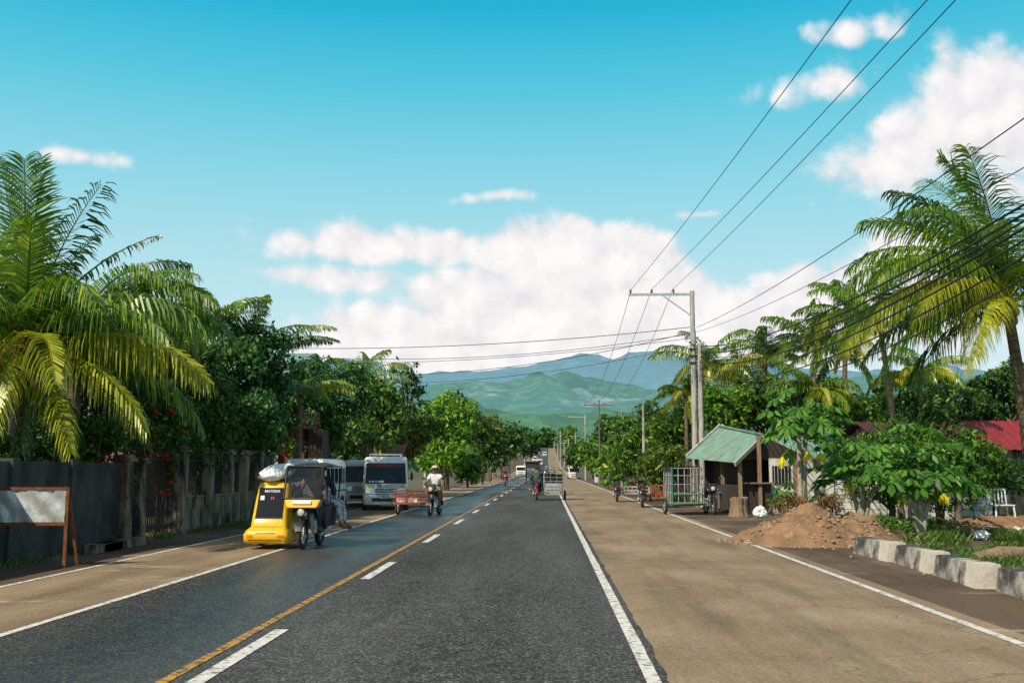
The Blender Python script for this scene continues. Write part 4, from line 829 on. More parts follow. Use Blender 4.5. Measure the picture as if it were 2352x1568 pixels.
for i,(y0,y1,l) in enumerate(((20.0,18.2,'farthest'),(18.0,16.2,'second farthest'),(16.0,14.2,'third from the mound'),(13.98,12.2,'nearest fully visible'),(12.0,10.2,'nearest, cut by the frame edge,'))):
    x=6.02+.05*math.sin(i*2.3); yc=(y0+y1)/2; r=thing('barrier_block','%s black and cream painted concrete barrier block on the right'%l,'barrier',(x,yc,0),R(random.uniform(-3,3)))
    L_=y0-y1; h=.31
    def wed(b,ya,yb,e=0):
        m_=12; vs=[]
        for q in range(m_+1):
            yy=ya+(yb-ya)*q/m_; jj=[random.uniform(-.013,.013)*(1 if not e else 0) for _ in range(4)]
            vs+= [(-.18-e,yy,0),(.18+e,yy,0),(.13+e+jj[0],yy,h+e+jj[1]),(-.13-e+jj[2],yy,h+e+jj[3])]
        fs=[(0,1,2,3),tuple(4*m_+k for k in(3,2,1,0))]
        for q in range(m_):
            o=4*q; fs+=[(o+k,o+4+k,o+4+(k+1)%4,o+(k+1)%4) for k in range(4)]
        b.add(vs,fs)
    b=MB(); wed(b,-L_/2,L_/2); b.build('block','block_paint',r)
    b=MB(); wed(b,-L_/2-.004,-L_/2+.42,.015); b.build('painted_end','block_pale',r)
st=at(1697,1160,35); b=MB(); N=18; vs=[]
for j,(z,rr) in enumerate(((0,.36),(.12,.31),(.4,.27),(.62,.29))):
    for i in range(N):
        a=2*PI*i/N; q=rr*(1+.12*math.sin(3*a+1)+.07*math.sin(7*a)); vs.append((q*math.cos(a),q*math.sin(a),z+(.04*math.sin(2*a) if j==3 else 0)))
b.add(vs,[(j*N+i,j*N+(i+1)%N,(j+1)*N+(i+1)%N,(j+1)*N+i) for j in range(3) for i in range(N)]+[tuple(range(3*N,4*N))]); tag(b.build('tree_stump','wood',None,0,(st.x,35,0)),'brown tree stump in front of the hut','stump')
s2=gr(2240,1290); b=MB().tube([(0,0,.0),(.5,.1,.12),(1.1,.3,.14)],[.16,.15,.10],10); tag(b.build('log','wood',None,0,(s2.x,s2.y,0)),'rotting brown log behind the barrier blocks','log')
def sack(label,px,D,r,m='sack',seed=1):
    p=at(px,1150,D); vs=[]; n=26;mm=16
    for j in range(mm+1):
        ph=-PI/2+PI*j/mm
        for i in range(n):
            t=2*PI*i/n; d=Vector((math.cos(ph)*math.cos(t),math.cos(ph)*math.sin(t),math.sin(ph))); q=1+.35*noise.noise(d*1.6+Vector((seed*7,0,0)))+.22*noise.noise(d*4+Vector((0,seed*5,0)))
            vs.append((d.x*r[0]*q,d.y*r[1]*q,max(d.z*r[2]*q+r[2]*.75,0)))
    b=MB().add(vs,[(j*n+i,j*n+(i+1)%n,(j+1)*n+(i+1)%n,(j+1)*n+i) for j in range(mm) for i in range(n)],False); return tag(b.build('sack',m,None,0,(p.x,D,0)),label,'sack')
sack('crumpled white plastic sack of rubbish right of the stump',1745,34.5,(.2,.18,.2),seed=1)
sack('crumpled white sack on the ground near the right edge',2250,24,(.18,.18,.12),seed=2)
sack('pale sack lying beside the white chair',2335,25.2,(.26,.18,.12),seed=3)
p=at(2300,1165,26); ch=thing('plastic_chair','white plastic chair with slatted back by the right wall','chair',(p.x,26,.45))
MB().box((0,0,.25),(.5,.45,.03)).build('seat','plastic_white',ch,.01)
for sx in(-1,1):
    for sy in(-1,1): MB().bar((sx*.21,sy*.19,.24),(sx*.24,sy*.22,-.12),.035).build('leg','plastic_white',ch)
b=MB()
for i in range(6): b.bar((-.22+.088*i,.22,.26),(-.22+.088*i,.27,.62),.03)
b.bar((-.25,.27,.63),(.25,.27,.63),.04); b.build('backrest','plastic_white',ch)
tag(MB().ell((0,0,.1),(1.6,.9,.42),20,10,.08).build('earth_bank','dirt',None,0,(p.x+.1,26,-.08)),'low brown earth bank under the white chair','mound')
def grass(name,label,area,n,h,m='grass'):
    x0,x1,y0,y1=area; P=np.stack([rg.uniform(x0,x1,n),rg.uniform(y0,y1,n),np.zeros(n)],1)
    keep=np.array([noise.noise((p[0]*.9,p[1]*.9,1))>-.05 for p in P]); P=P[keep]; n=len(P)
    a=rg.uniform(0,2*PI,n); d=np.stack([np.cos(a),np.sin(a),np.zeros(n)],1); l=(h*(.4+rg.random(n)))[:,None]; s=np.stack([-np.sin(a),np.cos(a),np.zeros(n)],1)*.009
    up=np.array([0,0,1.]); V=np.stack([P-s,P+s,P+s*.6+up*l*.6+d*l*.3,P-s*.3+up*l*.95+d*l*.7],1); tag(quads(name,V,m),label,'grass',kind='stuff')
grass('grass','rough grass and weeds behind the barrier blocks',(6.3,10.5,11,21.5),26000,.13)
grass('weeds','weeds growing along the foot of the left fence',(-9.05,-8.6,14,32),2200,.12)
grass('grass_strip','green grass around the mound and papaya plants',(7.4,13,22,31),22000,.2)
grass('roadside_grass','thin grass beside the hut and carts',(5.6,12,44,75),14000,.3)
for i in range(9):
    p=(random.uniform(5.0,6.2),random.uniform(11,26)); tag(MB().ell((0,0,.02),(.035,.03,.025),7,5,.2).build('stone','rock',None,0,(p[0],p[1],0)),'small loose stone on the right verge near the barrier blocks','stone','loose stones on the verge')
# ---------------------------------------------------------------- vehicles
def wheel(root,c,Rw=.29,r=.055,spokes=True,wide=False):
    c=Vector(c); b=MB(); b.cyl(c+Vector((-.07,0,0)),c+Vector((.07,0,0)),.06,10)
    if spokes:
        for k in range(12):
            a=2*PI*k/12; b.bar(c,c+Vector((0,math.cos(a)*(Rw-.05),math.sin(a)*(Rw-.05))),.010)
    w_=b.build('wheel','steel',root); MB().torus(c,(1,0,0),Rw-r,r,26,8).build('tyre','rubber',w_); MB().torus(c,(1,0,0),Rw-r*2,.016,26,6).build('rim','steel',w_); return w_
def carwheel(root,c,Rw=.32,wd=.2):
    c=Vector(c); b=MB(); n=22; sx=1 if c.x>0 else -1
    pr=[(Rw*.62,-wd/2),(Rw*.93,-wd/2),(Rw,-wd*.36),(Rw,wd*.36),(Rw*.93,wd/2),(Rw*.62,wd/2)]
    vs=[(c.x+q,c.y+r*math.cos(2*PI*i/n),c.z+r*math.sin(2*PI*i/n)) for r,q in pr for i in range(n)]
    b.add(vs,[(j*n+i,j*n+(i+1)%n,(j+1)*n+(i+1)%n,(j+1)*n+i) for j in range(5) for i in range(n)],True); w_=b.build('wheel','rubber',root)
    b=MB(); b.cyl(c+Vector((-wd*.3,0,0)),c+Vector((sx*wd*.38,0,0)),Rw*.6,18).cyl(c,c+Vector((sx*wd*.48,0,0)),Rw*.2,10); b.build('rim','steel',w_)
def moto(root,paint='red_paint',light=True):
    wheel(root,(0,-.68,.29)); wheel(root,(0,.58,.29))
    MB().tube([(-.09,-.68,.29),(-.08,-.5,.85),(-.08,-.45,.98)],.028,8).tube([(.09,-.68,.29),(.08,-.5,.85),(.08,-.45,.98)],.028,8).build('fork','black_paint',root)
    MB().tube([(-.36,-.30,1.03),(-.28,-.38,1.05),(-.1,-.45,1.0),(.1,-.45,1.0),(.28,-.38,1.05),(.36,-.30,1.03)],.018,7).build('handlebar','black_paint',root)
    MB().tube([(0,-.47,.88),(0,-.28,.72),(0,-.2,.35),(0,.15,.3),(0,.55,.33)],.032,7).tube([(0,-.35,.82),(0,.1,.72),(0,.7,.74)],.03,7).tube([(0,.12,.7),(0,.15,.32)],.03,7).tube([(-.12,.58,.3),(-.12,.42,.68)],.028,7).tube([(.12,.58,.3),(.12,.42,.68)],.028,7).build('frame','black_paint',root)
    MB().box((0,-.05,.42),(.30,.36,.28)).tube([(0,-.12,.5),(0,-.25,.68)],.10,10).build('engine','steel',root,.03)
    MB().ell((0,-.17,.82),(.16,.26,.13),16,10).build('fuel_tank',paint,root)
    for sx in(-1,1): MB().box((sx*.13,.22,.62),(.03,.32,.22)).build('side_cover',paint,root,.012)
    b=MB(); b.tube([(0,0,.84),(0,.2,.83),(0,.5,.85),(0,.72,.87)],[.09,.13,.14,.09],10); b.build('saddle','vinyl',root)
    b=MB(); b.tube([(.0,.3,.74),(0,.6,.76),(0,.85,.72)],[.11,.1,.05],8); b.build('tail_cowl',paint,root)
    def fender(cy,a0,a1,nm):
        b=MB(); vs=[]; n=10
        for i in range(n+1):
            a=R(a0+(a1-a0)*i/n); 
            for x in(-.07,0,.07): vs.append((x,cy+.325*math.cos(a),.29+(.325 if x==0 else .30)*math.sin(a)))
        b.add(vs,[(3*i+j,3*i+j+1,3*i+j+4,3*i+j+3) for i in range(n) for j in range(2)],True); b.build(nm,paint,root)
    fender(-.68,30,165,'front_fender'); fender(.58,10,120,'rear_fender')
    MB().tube([(.1,-.1,.35),(.14,.1,.24),(.17,.3,.28),(.18,.8,.36)],[.02,.025,.05,.05],8).build('exhaust','steel',root)
    if light:
        MB().add([(-.13,-.56,1.08),(.13,-.56,1.08),(.15,-.62,.78),(-.15,-.62,.78),(-.13,-.46,1.08),(.13,-.46,1.08),(.15,-.46,.78),(-.15,-.46,.78)],[(0,3,2,1),(0,1,5,4),(1,2,6,5),(0,4,7,3),(3,7,6,2)]).build('headlight_cowl',paint,root,.02)
        h=MB().tube([(0,-.56,.90),(0,-.62,.90),(0,-.65,.90)],[.07,.085,.09],14).build('headlight','black_paint',root); MB().ell((0,-.65,.90),(.078,.022,.078),14,8).build('lens','lamp',h)
    MB().box((0,.88,.74),(.12,.04,.07)).build('tail_light','red_lamp',root,.01)
    for sx in(-1,1):
        MB().tube([(sx*.25,-.38,1.05),(sx*.3,-.36,1.22)],.009,5).ell((sx*.32,-.36,1.26),(.06,.015,.045),10,6).build('mirror','black_plastic',root)
        MB().ell((sx*.17,-.55,.86),(.03,.04,.03),8,6).build('indicator','amber',root)
class Loft:
    def __init__(s,lv,cx=0): s.lv=lv; s.cx=cx
    def at(s,z):
        lv=s.lv
        if z<=lv[0][0]: return lv[0][1:]
        for a,b_ in zip(lv,lv[1:]):
            if z<=b_[0]:
                t=(z-a[0])/max(b_[0]-a[0],1e-6); return tuple(a[k]+(b_[k]-a[k])*t for k in range(1,5))
        return lv[-1][1:]
    def outline(s,z,m=5):
        yf,yr,hw,rc=s.at(z); pts=[]
        for (cx,cy,a0) in((hw-rc,yf+rc,-90),(hw-rc,yr-rc,0),(-hw+rc,yr-rc,90),(-hw+rc,yf+rc,180)):
            for i in range(m+1):
                a=R(a0+90*i/m); pts.append((s.cx+cx+rc*math.cos(a),cy+rc*math.sin(a),z))
        return pts
    def mesh(s):
        b=MB(); zs=[l[0] for l in s.lv]; rings=[s.outline(z) for z in zs]; n=len(rings[0]); vs=[p for r in rings for p in r]
        b.add(vs,[(j*n+i,j*n+(i+1)%n,(j+1)*n+(i+1)%n,(j+1)*n+i) for j in range(len(rings)-1) for i in range(n)],True)
        b.add(rings[-1],[tuple(range(n))],True); b.add(rings[0],[tuple(range(n))[::-1]]); return b
    def fy(s,x,z,rear=False):
        yf,yr,hw,rc=s.at(z); e=abs(x)-(hw-rc); o=0
        if e>0: o=rc-math.sqrt(max(rc*rc-e*e,0))
        return yr-o if rear else yf+o
    def front(s,b,x0,x1,z0,z1,e=.006,n=10,m=5,rear=False,shear=0):
        vs=[]
        for j in range(m+1):
            z=z0+(z1-z0)*j/m
            for i in range(n+1):
                x=(x0+(x1-x0)*i/n)*(1-shear*j/m); vs.append((s.cx+x,s.fy(x,z,rear)+(e if rear else -e),z))
        b.add(vs,[(j*(n+1)+i,j*(n+1)+i+1,(j+1)*(n+1)+i+1,(j+1)*(n+1)+i) for j in range(m) for i in range(n)],True); return b
    def side(s,b,sd,y0,y1,z0,z1,e=.006,n=6,m=4):
        vs=[]
        for j in range(m+1):
            z=z0+(z1-z0)*j/m; yf,yr,hw,rc=s.at(z)
            for i in range(n+1):
                y=y0+(y1-y0)*i/n; o=0
                if y<yf+rc: q=yf+rc-y; o=rc-math.sqrt(max(rc*rc-q*q,0))
                if y>yr-rc: q=y-(yr-rc); o=rc-math.sqrt(max(rc*rc-q*q,0))
                vs.append((s.cx+sd*(hw-o+e),y,z))
        b.add(vs,[(j*(n+1)+i,j*(n+1)+i+1,(j+1)*(n+1)+i+1,(j+1)*(n+1)+i) for j in range(m) for i in range(n)],True); return b
def van(label,loc,rz,H=2.05,W=1.75,Lg=4.7,paint='white_paint',rack=True,banner=False,group=None,name='white_van'):
    root=thing(name,label,'van',loc,rz,group); h=W/2
    lv=[(.22,-Lg/2+.05,Lg/2-.03,h-.05,.12),(.32,-Lg/2,Lg/2,h-.01,.12),(.62,-Lg/2+.01,Lg/2,h,.12),(1.0,-Lg/2+.03,Lg/2-.01,h,.12),(1.08,-Lg/2+.06,Lg/2-.02,h-.01,.12),(H-.20,-Lg/2+.28,Lg/2-.08,h-.045,.13),(H-.08,-Lg/2+.35,Lg/2-.10,h-.06,.15),(H-.02,-Lg/2+.44,Lg/2-.16,h-.11,.18),(H,-Lg/2+.6,Lg/2-.3,h-.24,.2)]
    lo=Loft(lv); lo.mesh().build('body',paint,root)
    b=MB(); lo.front(b,-h+.09,h-.09,1.02,H-.26,.008,14,5,shear=.05); ws=b.build('windshield','glass_dark',root)
    MB().bar((-.5,lo.fy(0,1.12)-.03,1.05),(.05,lo.fy(0,1.3)-.03,1.26),.015).bar((.15,lo.fy(0,1.12)-.03,1.05),(.6,lo.fy(0,1.3)-.03,1.26),.015).build('wiper','black_plastic',ws)
    b=MB(); lo.front(b,-h+.2,h-.2,1.15,H-.36,.008,10,4,rear=True); b.build('rear_window','glass_dark',root)
    for sd in(-1,1):
        y0=-Lg/2+.62
        for (a,c) in((y0,y0+.85),(y0+.95,y0+1.95),(y0+2.05,y0+2.85),(y0+2.92,Lg/2-.3)):
            b=MB(); lo.side(b,sd,a,c,1.1,H-.30,.008); b.build('side_window','glass_dark',root)
        b=MB(); lo.side(b,sd,y0+.9,y0+.912,.35,H-.3,.004); lo.side(b,sd,y0+2.0,y0+2.012,.35,H-.3,.004); b.build('door_gap','black_plastic',root)
        hb=MB(); lo.front(hb,sd*(h-.40),sd*(h-.08),.66,.84,.012,8,3); hb.build('headlight','lamp',root)
        hb=MB(); lo.front(hb,sd*(h-.09),sd*(h-.02),.66,.84,.014,4,3); hb.build('indicator','amber',root)
        rb_=MB(); lo.front(rb_,sd*(h-.16),sd*(h-.02),.7,1.1,.012,4,3,rear=True); rb_.build('tail_light','red_lamp',root)
        MB().tube([(sd*(h-.02),-Lg/2+.50,1.2),(sd*(h+.12),-Lg/2+.38,1.22)],.015,6).box((sd*(h+.13),-Lg/2+.38,1.28),(.10,.06,.26)).build('mirror','black_plastic',root,.01)
        for yy in(-Lg/2+.62,Lg/2-1.0):
            b=MB(); n=14; vs=[]
            for i in range(n+1):
                a=PI*i/n; vs+= [(sd*(h+.004),yy+.40*math.cos(a),.30+.40*math.sin(a)),(sd*(h+.004),yy,.30)]
            b.add(vs,[(2*i,2*i+1,2*i+3,2*i+2) for i in range(n)]); b.build('wheel_arch','black_plastic',root)
            carwheel(root,(sd*(h-.08),yy,.31),.31,.2)
    b=MB()
    for z in(.68,.74,.80): lo.front(b,-h+.46,h-.46,z,z+.03,.012,8,1)
    b.build('grille','black_plastic',root)
    b=MB(); lo.front(b,-h+.35,h-.35,.34,.48,.012,8,2); b.build('air_intake','black_plastic',root)
    MB().box((0,-Lg/2-.02,.53),(.42,.02,.14)).build('licence_plate','plate',root)
    MB().box((0,Lg/2+.02,.56),(.42,.02,.14)).build('licence_plate','plate',root)
    b=MB(); lo.front(b,-h+.02,h-.02,.605,.63,.006,14,1); b.build('bumper_gap','black_plastic',root)
    if rack:
        b=MB()
        for sx in(-.62,.62): b.tube([(sx,-Lg/2+.8,H+.1),(sx,Lg/2-.5,H+.1)],.018,6)
        for i in range(8):
            yy=-Lg/2+.8+i*(Lg-1.3)/7; b.tube([(-.62,yy,H+.1),(.62,yy,H+.1)],.016,6)
            for sx in(-.62,.62): b.tube([(sx,yy,H-.1),(sx,yy,H+.1)],.014,5)
        b.build('roof_rack','steel',root)
    if banner:
        b=MB(); lo.front(b,-h+.12,h-.12,H-.44,H-.25,.016,10,2,shear=.02); b.build('visor_banner','black_plastic',root)
        sl_=math.atan2(.24,H-.20-1.08); text('UV EXPRESS SERVICE',.145,'text_red','banner_text',root,(0,lo.fy(0,H-.345)-.03,H-.345),(PI/2-sl_,0,0),sx=.86)
        bb=MB(); lo.front(bb,-.66,.66,.87,1.0,.008,8,2); bb.build('hood_stripe','plate',root)
        text('M V T C',.16,'text_green','hood_text',root,(0,-Lg/2-.0,.935),(PI/2-.06,0,0)); 
        MB().disc((-.66,-Lg/2+.01,.935),(0,-1,.06),.07).build('emblem','text_yellow',root); MB().disc((.66,-Lg/2+.01,.935),(0,-1,.06),.07).build('emblem','text_yellow',root)
        text('UVL 172',.10,'text_black','plate_text',root,(0,-Lg/2-.034,.53))
        q=MB()
        for k in range(5):
            bx=-.6+.12*k; q.box((bx,lo.fy(bx,1.1)-.014,1.1),(.08,.004,.07),rx=-.3)
        q.build('window_stickers','text_white',root)
    return root
p=gr(886,1172); vfull=van('white passenger van with roof rack and red lettered sun visor facing the camera',(p.x-.40,p.y+2.30,0),R(9.5),banner=True,W=1.74)
p=gr(826,1163); van('white van parked between the lettered van and the open sided one',(p.x-.38,p.y+2.3,0),R(10.5),rack=False,H=1.95,W=1.60)
jv=thing('passenger_truck','boxy white passenger vehicle with slatted side windows behind the yellow tricycle','vehicle',(-8.02,35.6,0),R(1))
lo=Loft([(.3,-2.2,2.1,.68,.06),(.85,-2.2,2.1,.71,.08),(1.0,-2.17,2.1,.71,.1),(1.65,-1.98,2.08,.69,.1),(1.84,-1.85,2.05,.67,.12),(1.92,-1.7,1.95,.58,.12)]); lo.mesh().build('body','white_paint',jv)
b=MB(); lo.front(b,-.6,.6,1.05,1.62,.008); b.build('windshield','glass_dark',jv)
for sd in(-1,1):
    for k in range(5):
        b=MB(); lo.side(b,sd,-1.6+.72*k,-1.6+.72*k+.6,1.07,1.6,.008); b.build('side_window','glass_dark',jv)
    b=MB(); lo.side(b,sd,-1.9,2.0,.80,.86,.01); b.build('side_stripe','blue_paint',jv)
    b=MB(); lo.front(b,sd*.42,sd*.65,.58,.78,.012,4,2); b.build('headlight','lamp',jv)
    for yy in(-1.5,1.3): carwheel(jv,(sd*.64,yy,.33),.33,.2)
b=MB()
for z in(.56,.64,.72): lo.front(b,-.36,.36,z,z+.04,.012,6,1)
b.build('grille','black_plastic',jv)
MB().box((0,-2.26,.42),(1.45,.12,.14)).build('bumper','steel',jv,.02)
p=gr(1318,1100); van('white van parked alone on the right concrete lane far ahead',(p.x,p.y+2,gz(p.y)),R(2),rack=False,H=1.9,W=1.65)
p=at(1197,1083,190); van('white van approaching far down the left lane',(p.x,190,gz(190)),0,rack=False,H=1.9)
for px,D,l in((1240,330,'tiny white vehicle far up the road left of the centre'),(1228,380,'tiny white vehicle climbing the distant road'),(1251,450,'smallest white vehicle near the vanishing point')):
    van(l,(at(px,1050,D).x,D,gz(D)),0,rack=False,H=1.9)
# ---- people
def skinned(name,J,E,m,parent,root='pelvis',sub=2):
    ks=list(J.keys()); me=bpy.data.meshes.new(name); me.from_pydata([J[k][:3] for k in ks],[(ks.index(a),ks.index(b_)) for a,b_ in E],[]); me.materials.append(K[m])
    o=bpy.data.objects.new(name,me); col.objects.link(o); o.parent=parent
    o.modifiers.new('s','SKIN'); sv=me.skin_vertices[0].data
    for i,k in enumerate(ks):
        sv[i].radius=(J[k][3],J[k][3]); sv[i].use_root=(k==root)
    o.modifiers['s'].use_smooth_shade=True
    o.modifiers.new('u','SUBSURF').levels=sub; o.modifiers['u'].render_levels=sub; return o
def person(label,loc,rz,P,shirt,pants,hat=None,hair=True,long_sleeve=False,pants_to='ankle',group=None,shoes='black_plastic'):
    root=thing('person',label,'person',loc,rz,group); J={};E=[]
    V_=Vector
    pe,chs,nk,hd=map(V_,(P['pelvis'],P['chest'],P['neck'],P['head']))
    J['pelvis']=(*pe,.12); J['belly']=(*pe.lerp(chs,.5),.115); J['chest']=(*chs,.125); J['neck']=(*nk,.05); J['jaw']=(*(hd+(nk-hd)*.35+V_((0,-.02,0))),.07); J['head']=(*hd,.095); J['crown']=(*(hd+V_((0,.01,.06))),.075); J['nose']=(*(hd+V_((0,-.105,-.01))),.014)
    E+= [('pelvis','belly'),('belly','chest'),('chest','neck'),('neck','jaw'),('jaw','head'),('head','crown'),('head','nose')]
    for s in('l','r'):
        sh_,el,hn,hp,kn,an,to=[V_(P[s+k]) for k in('sh','el','ha','hi','kn','an','to')]
        J[s+'sh']=(*sh_,.062); J[s+'el']=(*el,.042); J[s+'ha']=(*hn,.03); J[s+'hi']=(*hp,.09); J[s+'kn']=(*kn,.058); J[s+'an']=(*an,.036); J[s+'to']=(*to,.035)
        E+= [('chest',s+'sh'),(s+'sh',s+'el'),(s+'el',s+'ha'),('pelvis',s+'hi'),(s+'hi',s+'kn'),(s+'kn',s+'an'),(s+'an',s+'to')]
        f=(hn-el).normalized(); sd=f.cross(V_((0,0,1))); 
        if sd.length<.2: sd=V_((1,0,0))
        sd.normalize()
        for i in range(4):
            a=hn+f*.05+sd*(.018*(i-1.5)); c=a+f*(.035-.004*abs(i-1))+V_((0,0,-.012)); d=c+f*.012+V_((0,0,-.03)); J[s+'f%da'%i]=(*a,.010); J[s+'f%db'%i]=(*c,.009); J[s+'f%dc'%i]=(*d,.008); E+=[(s+'ha',s+'f%da'%i),(s+'f%da'%i,s+'f%db'%i),(s+'f%db'%i,s+'f%dc'%i)]
        si=-1 if s=='l' else 1; a=hn+f*.02-sd*.035*si; c=a+f*.03-sd*.012*si+V_((0,0,-.015)); J[s+'ta']=(*a,.011); J[s+'tb']=(*c,.009); E+=[(s+'ha',s+'ta'),(s+'ta',s+'tb')]
    body=skinned('body',J,E,'skin',root)
    S={k:(*J[k][:3],J[k][3]+.022) for k in('pelvis','belly','chest')}; S['nb']=(*chs.lerp(nk,.6),.075); SE=[('pelvis','belly'),('belly','chest'),('chest','nb')]
    for s in('l','r'):
        S[s+'sh']=(*J[s+'sh'][:3],.085); e=V_(J[s+'sh'][:3]).lerp(V_(J[s+'el'][:3]),1 if long_sleeve else .75); S[s+'el']=(*e,.065); SE+=[('chest',s+'sh'),(s+'sh',s+'el')]
        if long_sleeve: S[s+'ha']=(*V_(J[s+'el'][:3]).lerp(V_(J[s+'ha'][:3]),.85),.045); SE+=[(s+'el',s+'ha')]
    skinned('shirt',S,SE,shirt,root)
    T_={'pelvis':(*pe,.145)}; TE=[]
    for s in('l','r'):
        T_[s+'hi']=(*J[s+'hi'][:3],.112); T_[s+'kn']=(*J[s+'kn'][:3],.082); TE+=[('pelvis',s+'hi'),(s+'hi',s+'kn')]
        t=.9 if pants_to=='ankle' else .25; T_[s+'an']=(*V_(J[s+'kn'][:3]).lerp(V_(J[s+'an'][:3]),t),.06 if t>.5 else .08); TE+=[(s+'kn',s+'an')]
    skinned('trousers',T_,TE,pants,root)
    for s in('l','r'):
        a=V_(J[s+'an'][:3]); c=V_(J[s+'to'][:3]); MB().tube([a.lerp(c,-.25)+V_((0,0,-.03)),a.lerp(c,.5)+V_((0,0,-.03)),c+V_((0,0,-.02)),c+(c-a)*.25+V_((0,0,-.02))],[.035,.045,.045,.02],8).build('shoe',shoes,root)
    for sx in(-1,1):
        MB().ell(hd+V_((sx*.034,-.088,.015)),(.014,.008,.008),8,6).build('eye','text_black',root); MB().ell(hd+V_((sx*.095,.005,0)),(.012,.022,.032),8,6).build('ear','skin',root)
    MB().ell(hd+V_((0,-.085,-.05)),(.025,.008,.007),8,5).build('mouth','red_paint',root)
    if hair: MB().ell(hd+V_((0,.02,.045)),(.104,.112,.095),14,9,z0=-.35).build('hair','hair',root)
    if hat:
        MB().ell(hd+V_((0,.01,.06)),(.112,.122,.09),16,9,z0=-.05).box(hd+V_((0,-.14,.06)),(.16,.12,.012)).build('cap',hat,root,.003)
    return root
RIDE=dict(pelvis=(0,.12,.93),chest=(0,.03,1.27),neck=(0,-.01,1.43),head=(0,-.04,1.56),lsh=(-.17,.03,1.36),lel=(-.27,-.12,1.14),lha=(-.31,-.30,1.07),rsh=(.17,.03,1.36),rel=(.27,-.12,1.14),rha=(.31,-.30,1.07),
 lhi=(-.09,.1,.92),lkn=(-.20,-.28,.80),lan=(-.17,-.02,.38),lto=(-.18,-.15,.34),rhi=(.09,.1,.92),rkn=(.20,-.28,.80),ran=(.17,-.02,.38),rto=(.18,-.15,.34))
# ---- yellow tricycle
p=gr(690,1264); tri=thing('yellow_tricycle','yellow motor tricycle with rounded cab sidecar and black canopy on the left lane','tricycle',(p.x,p.y+.97,0),R(-3)); moto(tri,'black_paint',light=False)
lo=Loft([(.12,-.80,.55,.44,.1),(.16,-.88,.6,.47,.12),(.30,-.90,.62,.465,.12),(.38,-.87,.62,.42,.12),(.44,-.74,.62,.37,.11),(.60,-.68,.62,.365,.10),(1.22,-.46,.60,.325,.09),(1.30,-.41,.58,.31,.09),(1.34,-.32,.5,.26,.09)],cx=-.70)
lo.mesh().build('sidecar_body','yellow_paint',tri)
b=MB(); lo.front(b,-.28,.28,.62,1.20,.008,10,5,shear=.05); b.build('sidecar_windshield','glass_dark',tri)
sl_=math.atan2(.22,.62)
text('MATODA',.075,'text_white','lettering',tri,(-.69,lo.fy(0,1.14)-.02,1.14),(PI/2-sl_,0,0)); text('55',.08,'text_red','number_lettering',tri,(-.67,lo.fy(0,1.0)-.02,1.0),(PI/2-sl_,0,0))
b=MB(); b.box((-.88,lo.fy(.1,1.01)-.014,1.01),(.08,.004,.09),rx=-sl_); b.build('sticker','text_white',tri)
b=MB(); lo.front(b,-.29,.29,.605,.62,.014,8,1); lo.front(b,-.275,.275,1.2,1.212,.014,8,1); b.build('window_trim','black_plastic',tri)
for x in(-.38,.25):
    b=MB(); lo.front(b,x,x+.13,.24,.29,.008,4,2); b.build('side_lamp','amber',tri)
b=MB(); lo.front(b,-.34,.34,.185,.2,.008,8,1); lo.front(b,-.2,.2,.32,.335,.008,8,1); b.build('vent_slot','black_plastic',tri)
b=MB(); lo.front(b,-.36,.36,.44,.452,.006,10,1); b.build('body_seam','roof_rust',tri)
for sd in(-1,1):
    b=MB(); lo.side(b,sd,-.2,.5,.66,1.2,.008); b.build('side_opening','glass_dark',tri)
wheel(tri,(-1.13,.2,.23),.23,.05)
MB().tube([(-1.0,-.35,1.37),(-.42,-.35,1.37),(-.42,.5,1.38),(-1.0,.5,1.38),(-1.0,-.35,1.37)],.018,6).box((-.71,.08,1.365),(.6,.85,.03)).build('roof_carrier','black_paint',tri)
MB().tube([(-.3,-.4,.35),(-.1,-.3,.35)],.025,6).tube([(-.3,.4,.35),(-.08,.4,.35)],.025,6).build('coupling_bars','black_paint',tri)
cx0,cx1=-.36,.36; b=MB(); n=10; vs=[]
for j,(yy,dz) in enumerate(((-.60,-.07),(-.52,-.01),(-.1,.02),(.5,.02),(.95,-.03))):
    for i in range(n+1):
        x=cx0+(cx1-cx0)*i/n; vs.append((x,yy,1.70+dz-.06*(abs(x)/.36)**3))
k=len(vs); vs+= [(x,y_,z-.03) for x,y_,z in vs]
q=[(j*(n+1)+i,j*(n+1)+i+1,(j+1)*(n+1)+i+1,(j+1)*(n+1)+i) for j in range(4) for i in range(n)]; b.add(vs,q+[tuple(k+a for a in f[::-1]) for f in q],True)
b.build('canopy','black_plastic',tri)
MB().add([(-.35,-.60,1.62),(.35,-.60,1.62),(.38,-.74,1.02),(-.38,-.74,1.02)],[(0,1,2,3)]).build('windscreen','glass_mid',tri)
b=MB(); b.tube([(-.36,-.60,1.64),(.36,-.60,1.64),(.39,-.745,1.0),(-.39,-.745,1.0),(-.36,-.60,1.64)],.024,6); b.tube([(.36,.9,1.62),(.3,.85,.75)],.016,6).tube([(-.36,.9,1.62),(-.3,.85,.75)],.016,6).tube([(.36,-.6,1.62),(.36,.9,1.64)],.014,6).tube([(.35,.1,1.64),(.33,.2,.8)],.012,6); b.build('windscreen_frame','black_paint',tri)
MB().add([(-.38,-.745,1.0),(.38,-.745,1.0),(.30,-.80,.82),(-.30,-.80,.82),(-.38,-.60,1.0),(.38,-.60,1.0),(.3,-.62,.82),(-.3,-.62,.82)],[(0,3,2,1),(0,1,5,4),(1,2,6,5),(0,4,7,3),(3,7,6,2)]).build('fairing','yellow_paint',tri,.02)
MB().box((0,-.79,.93),(.38,.012,.07),rx=-.29).build('name_plate','plate',tri)
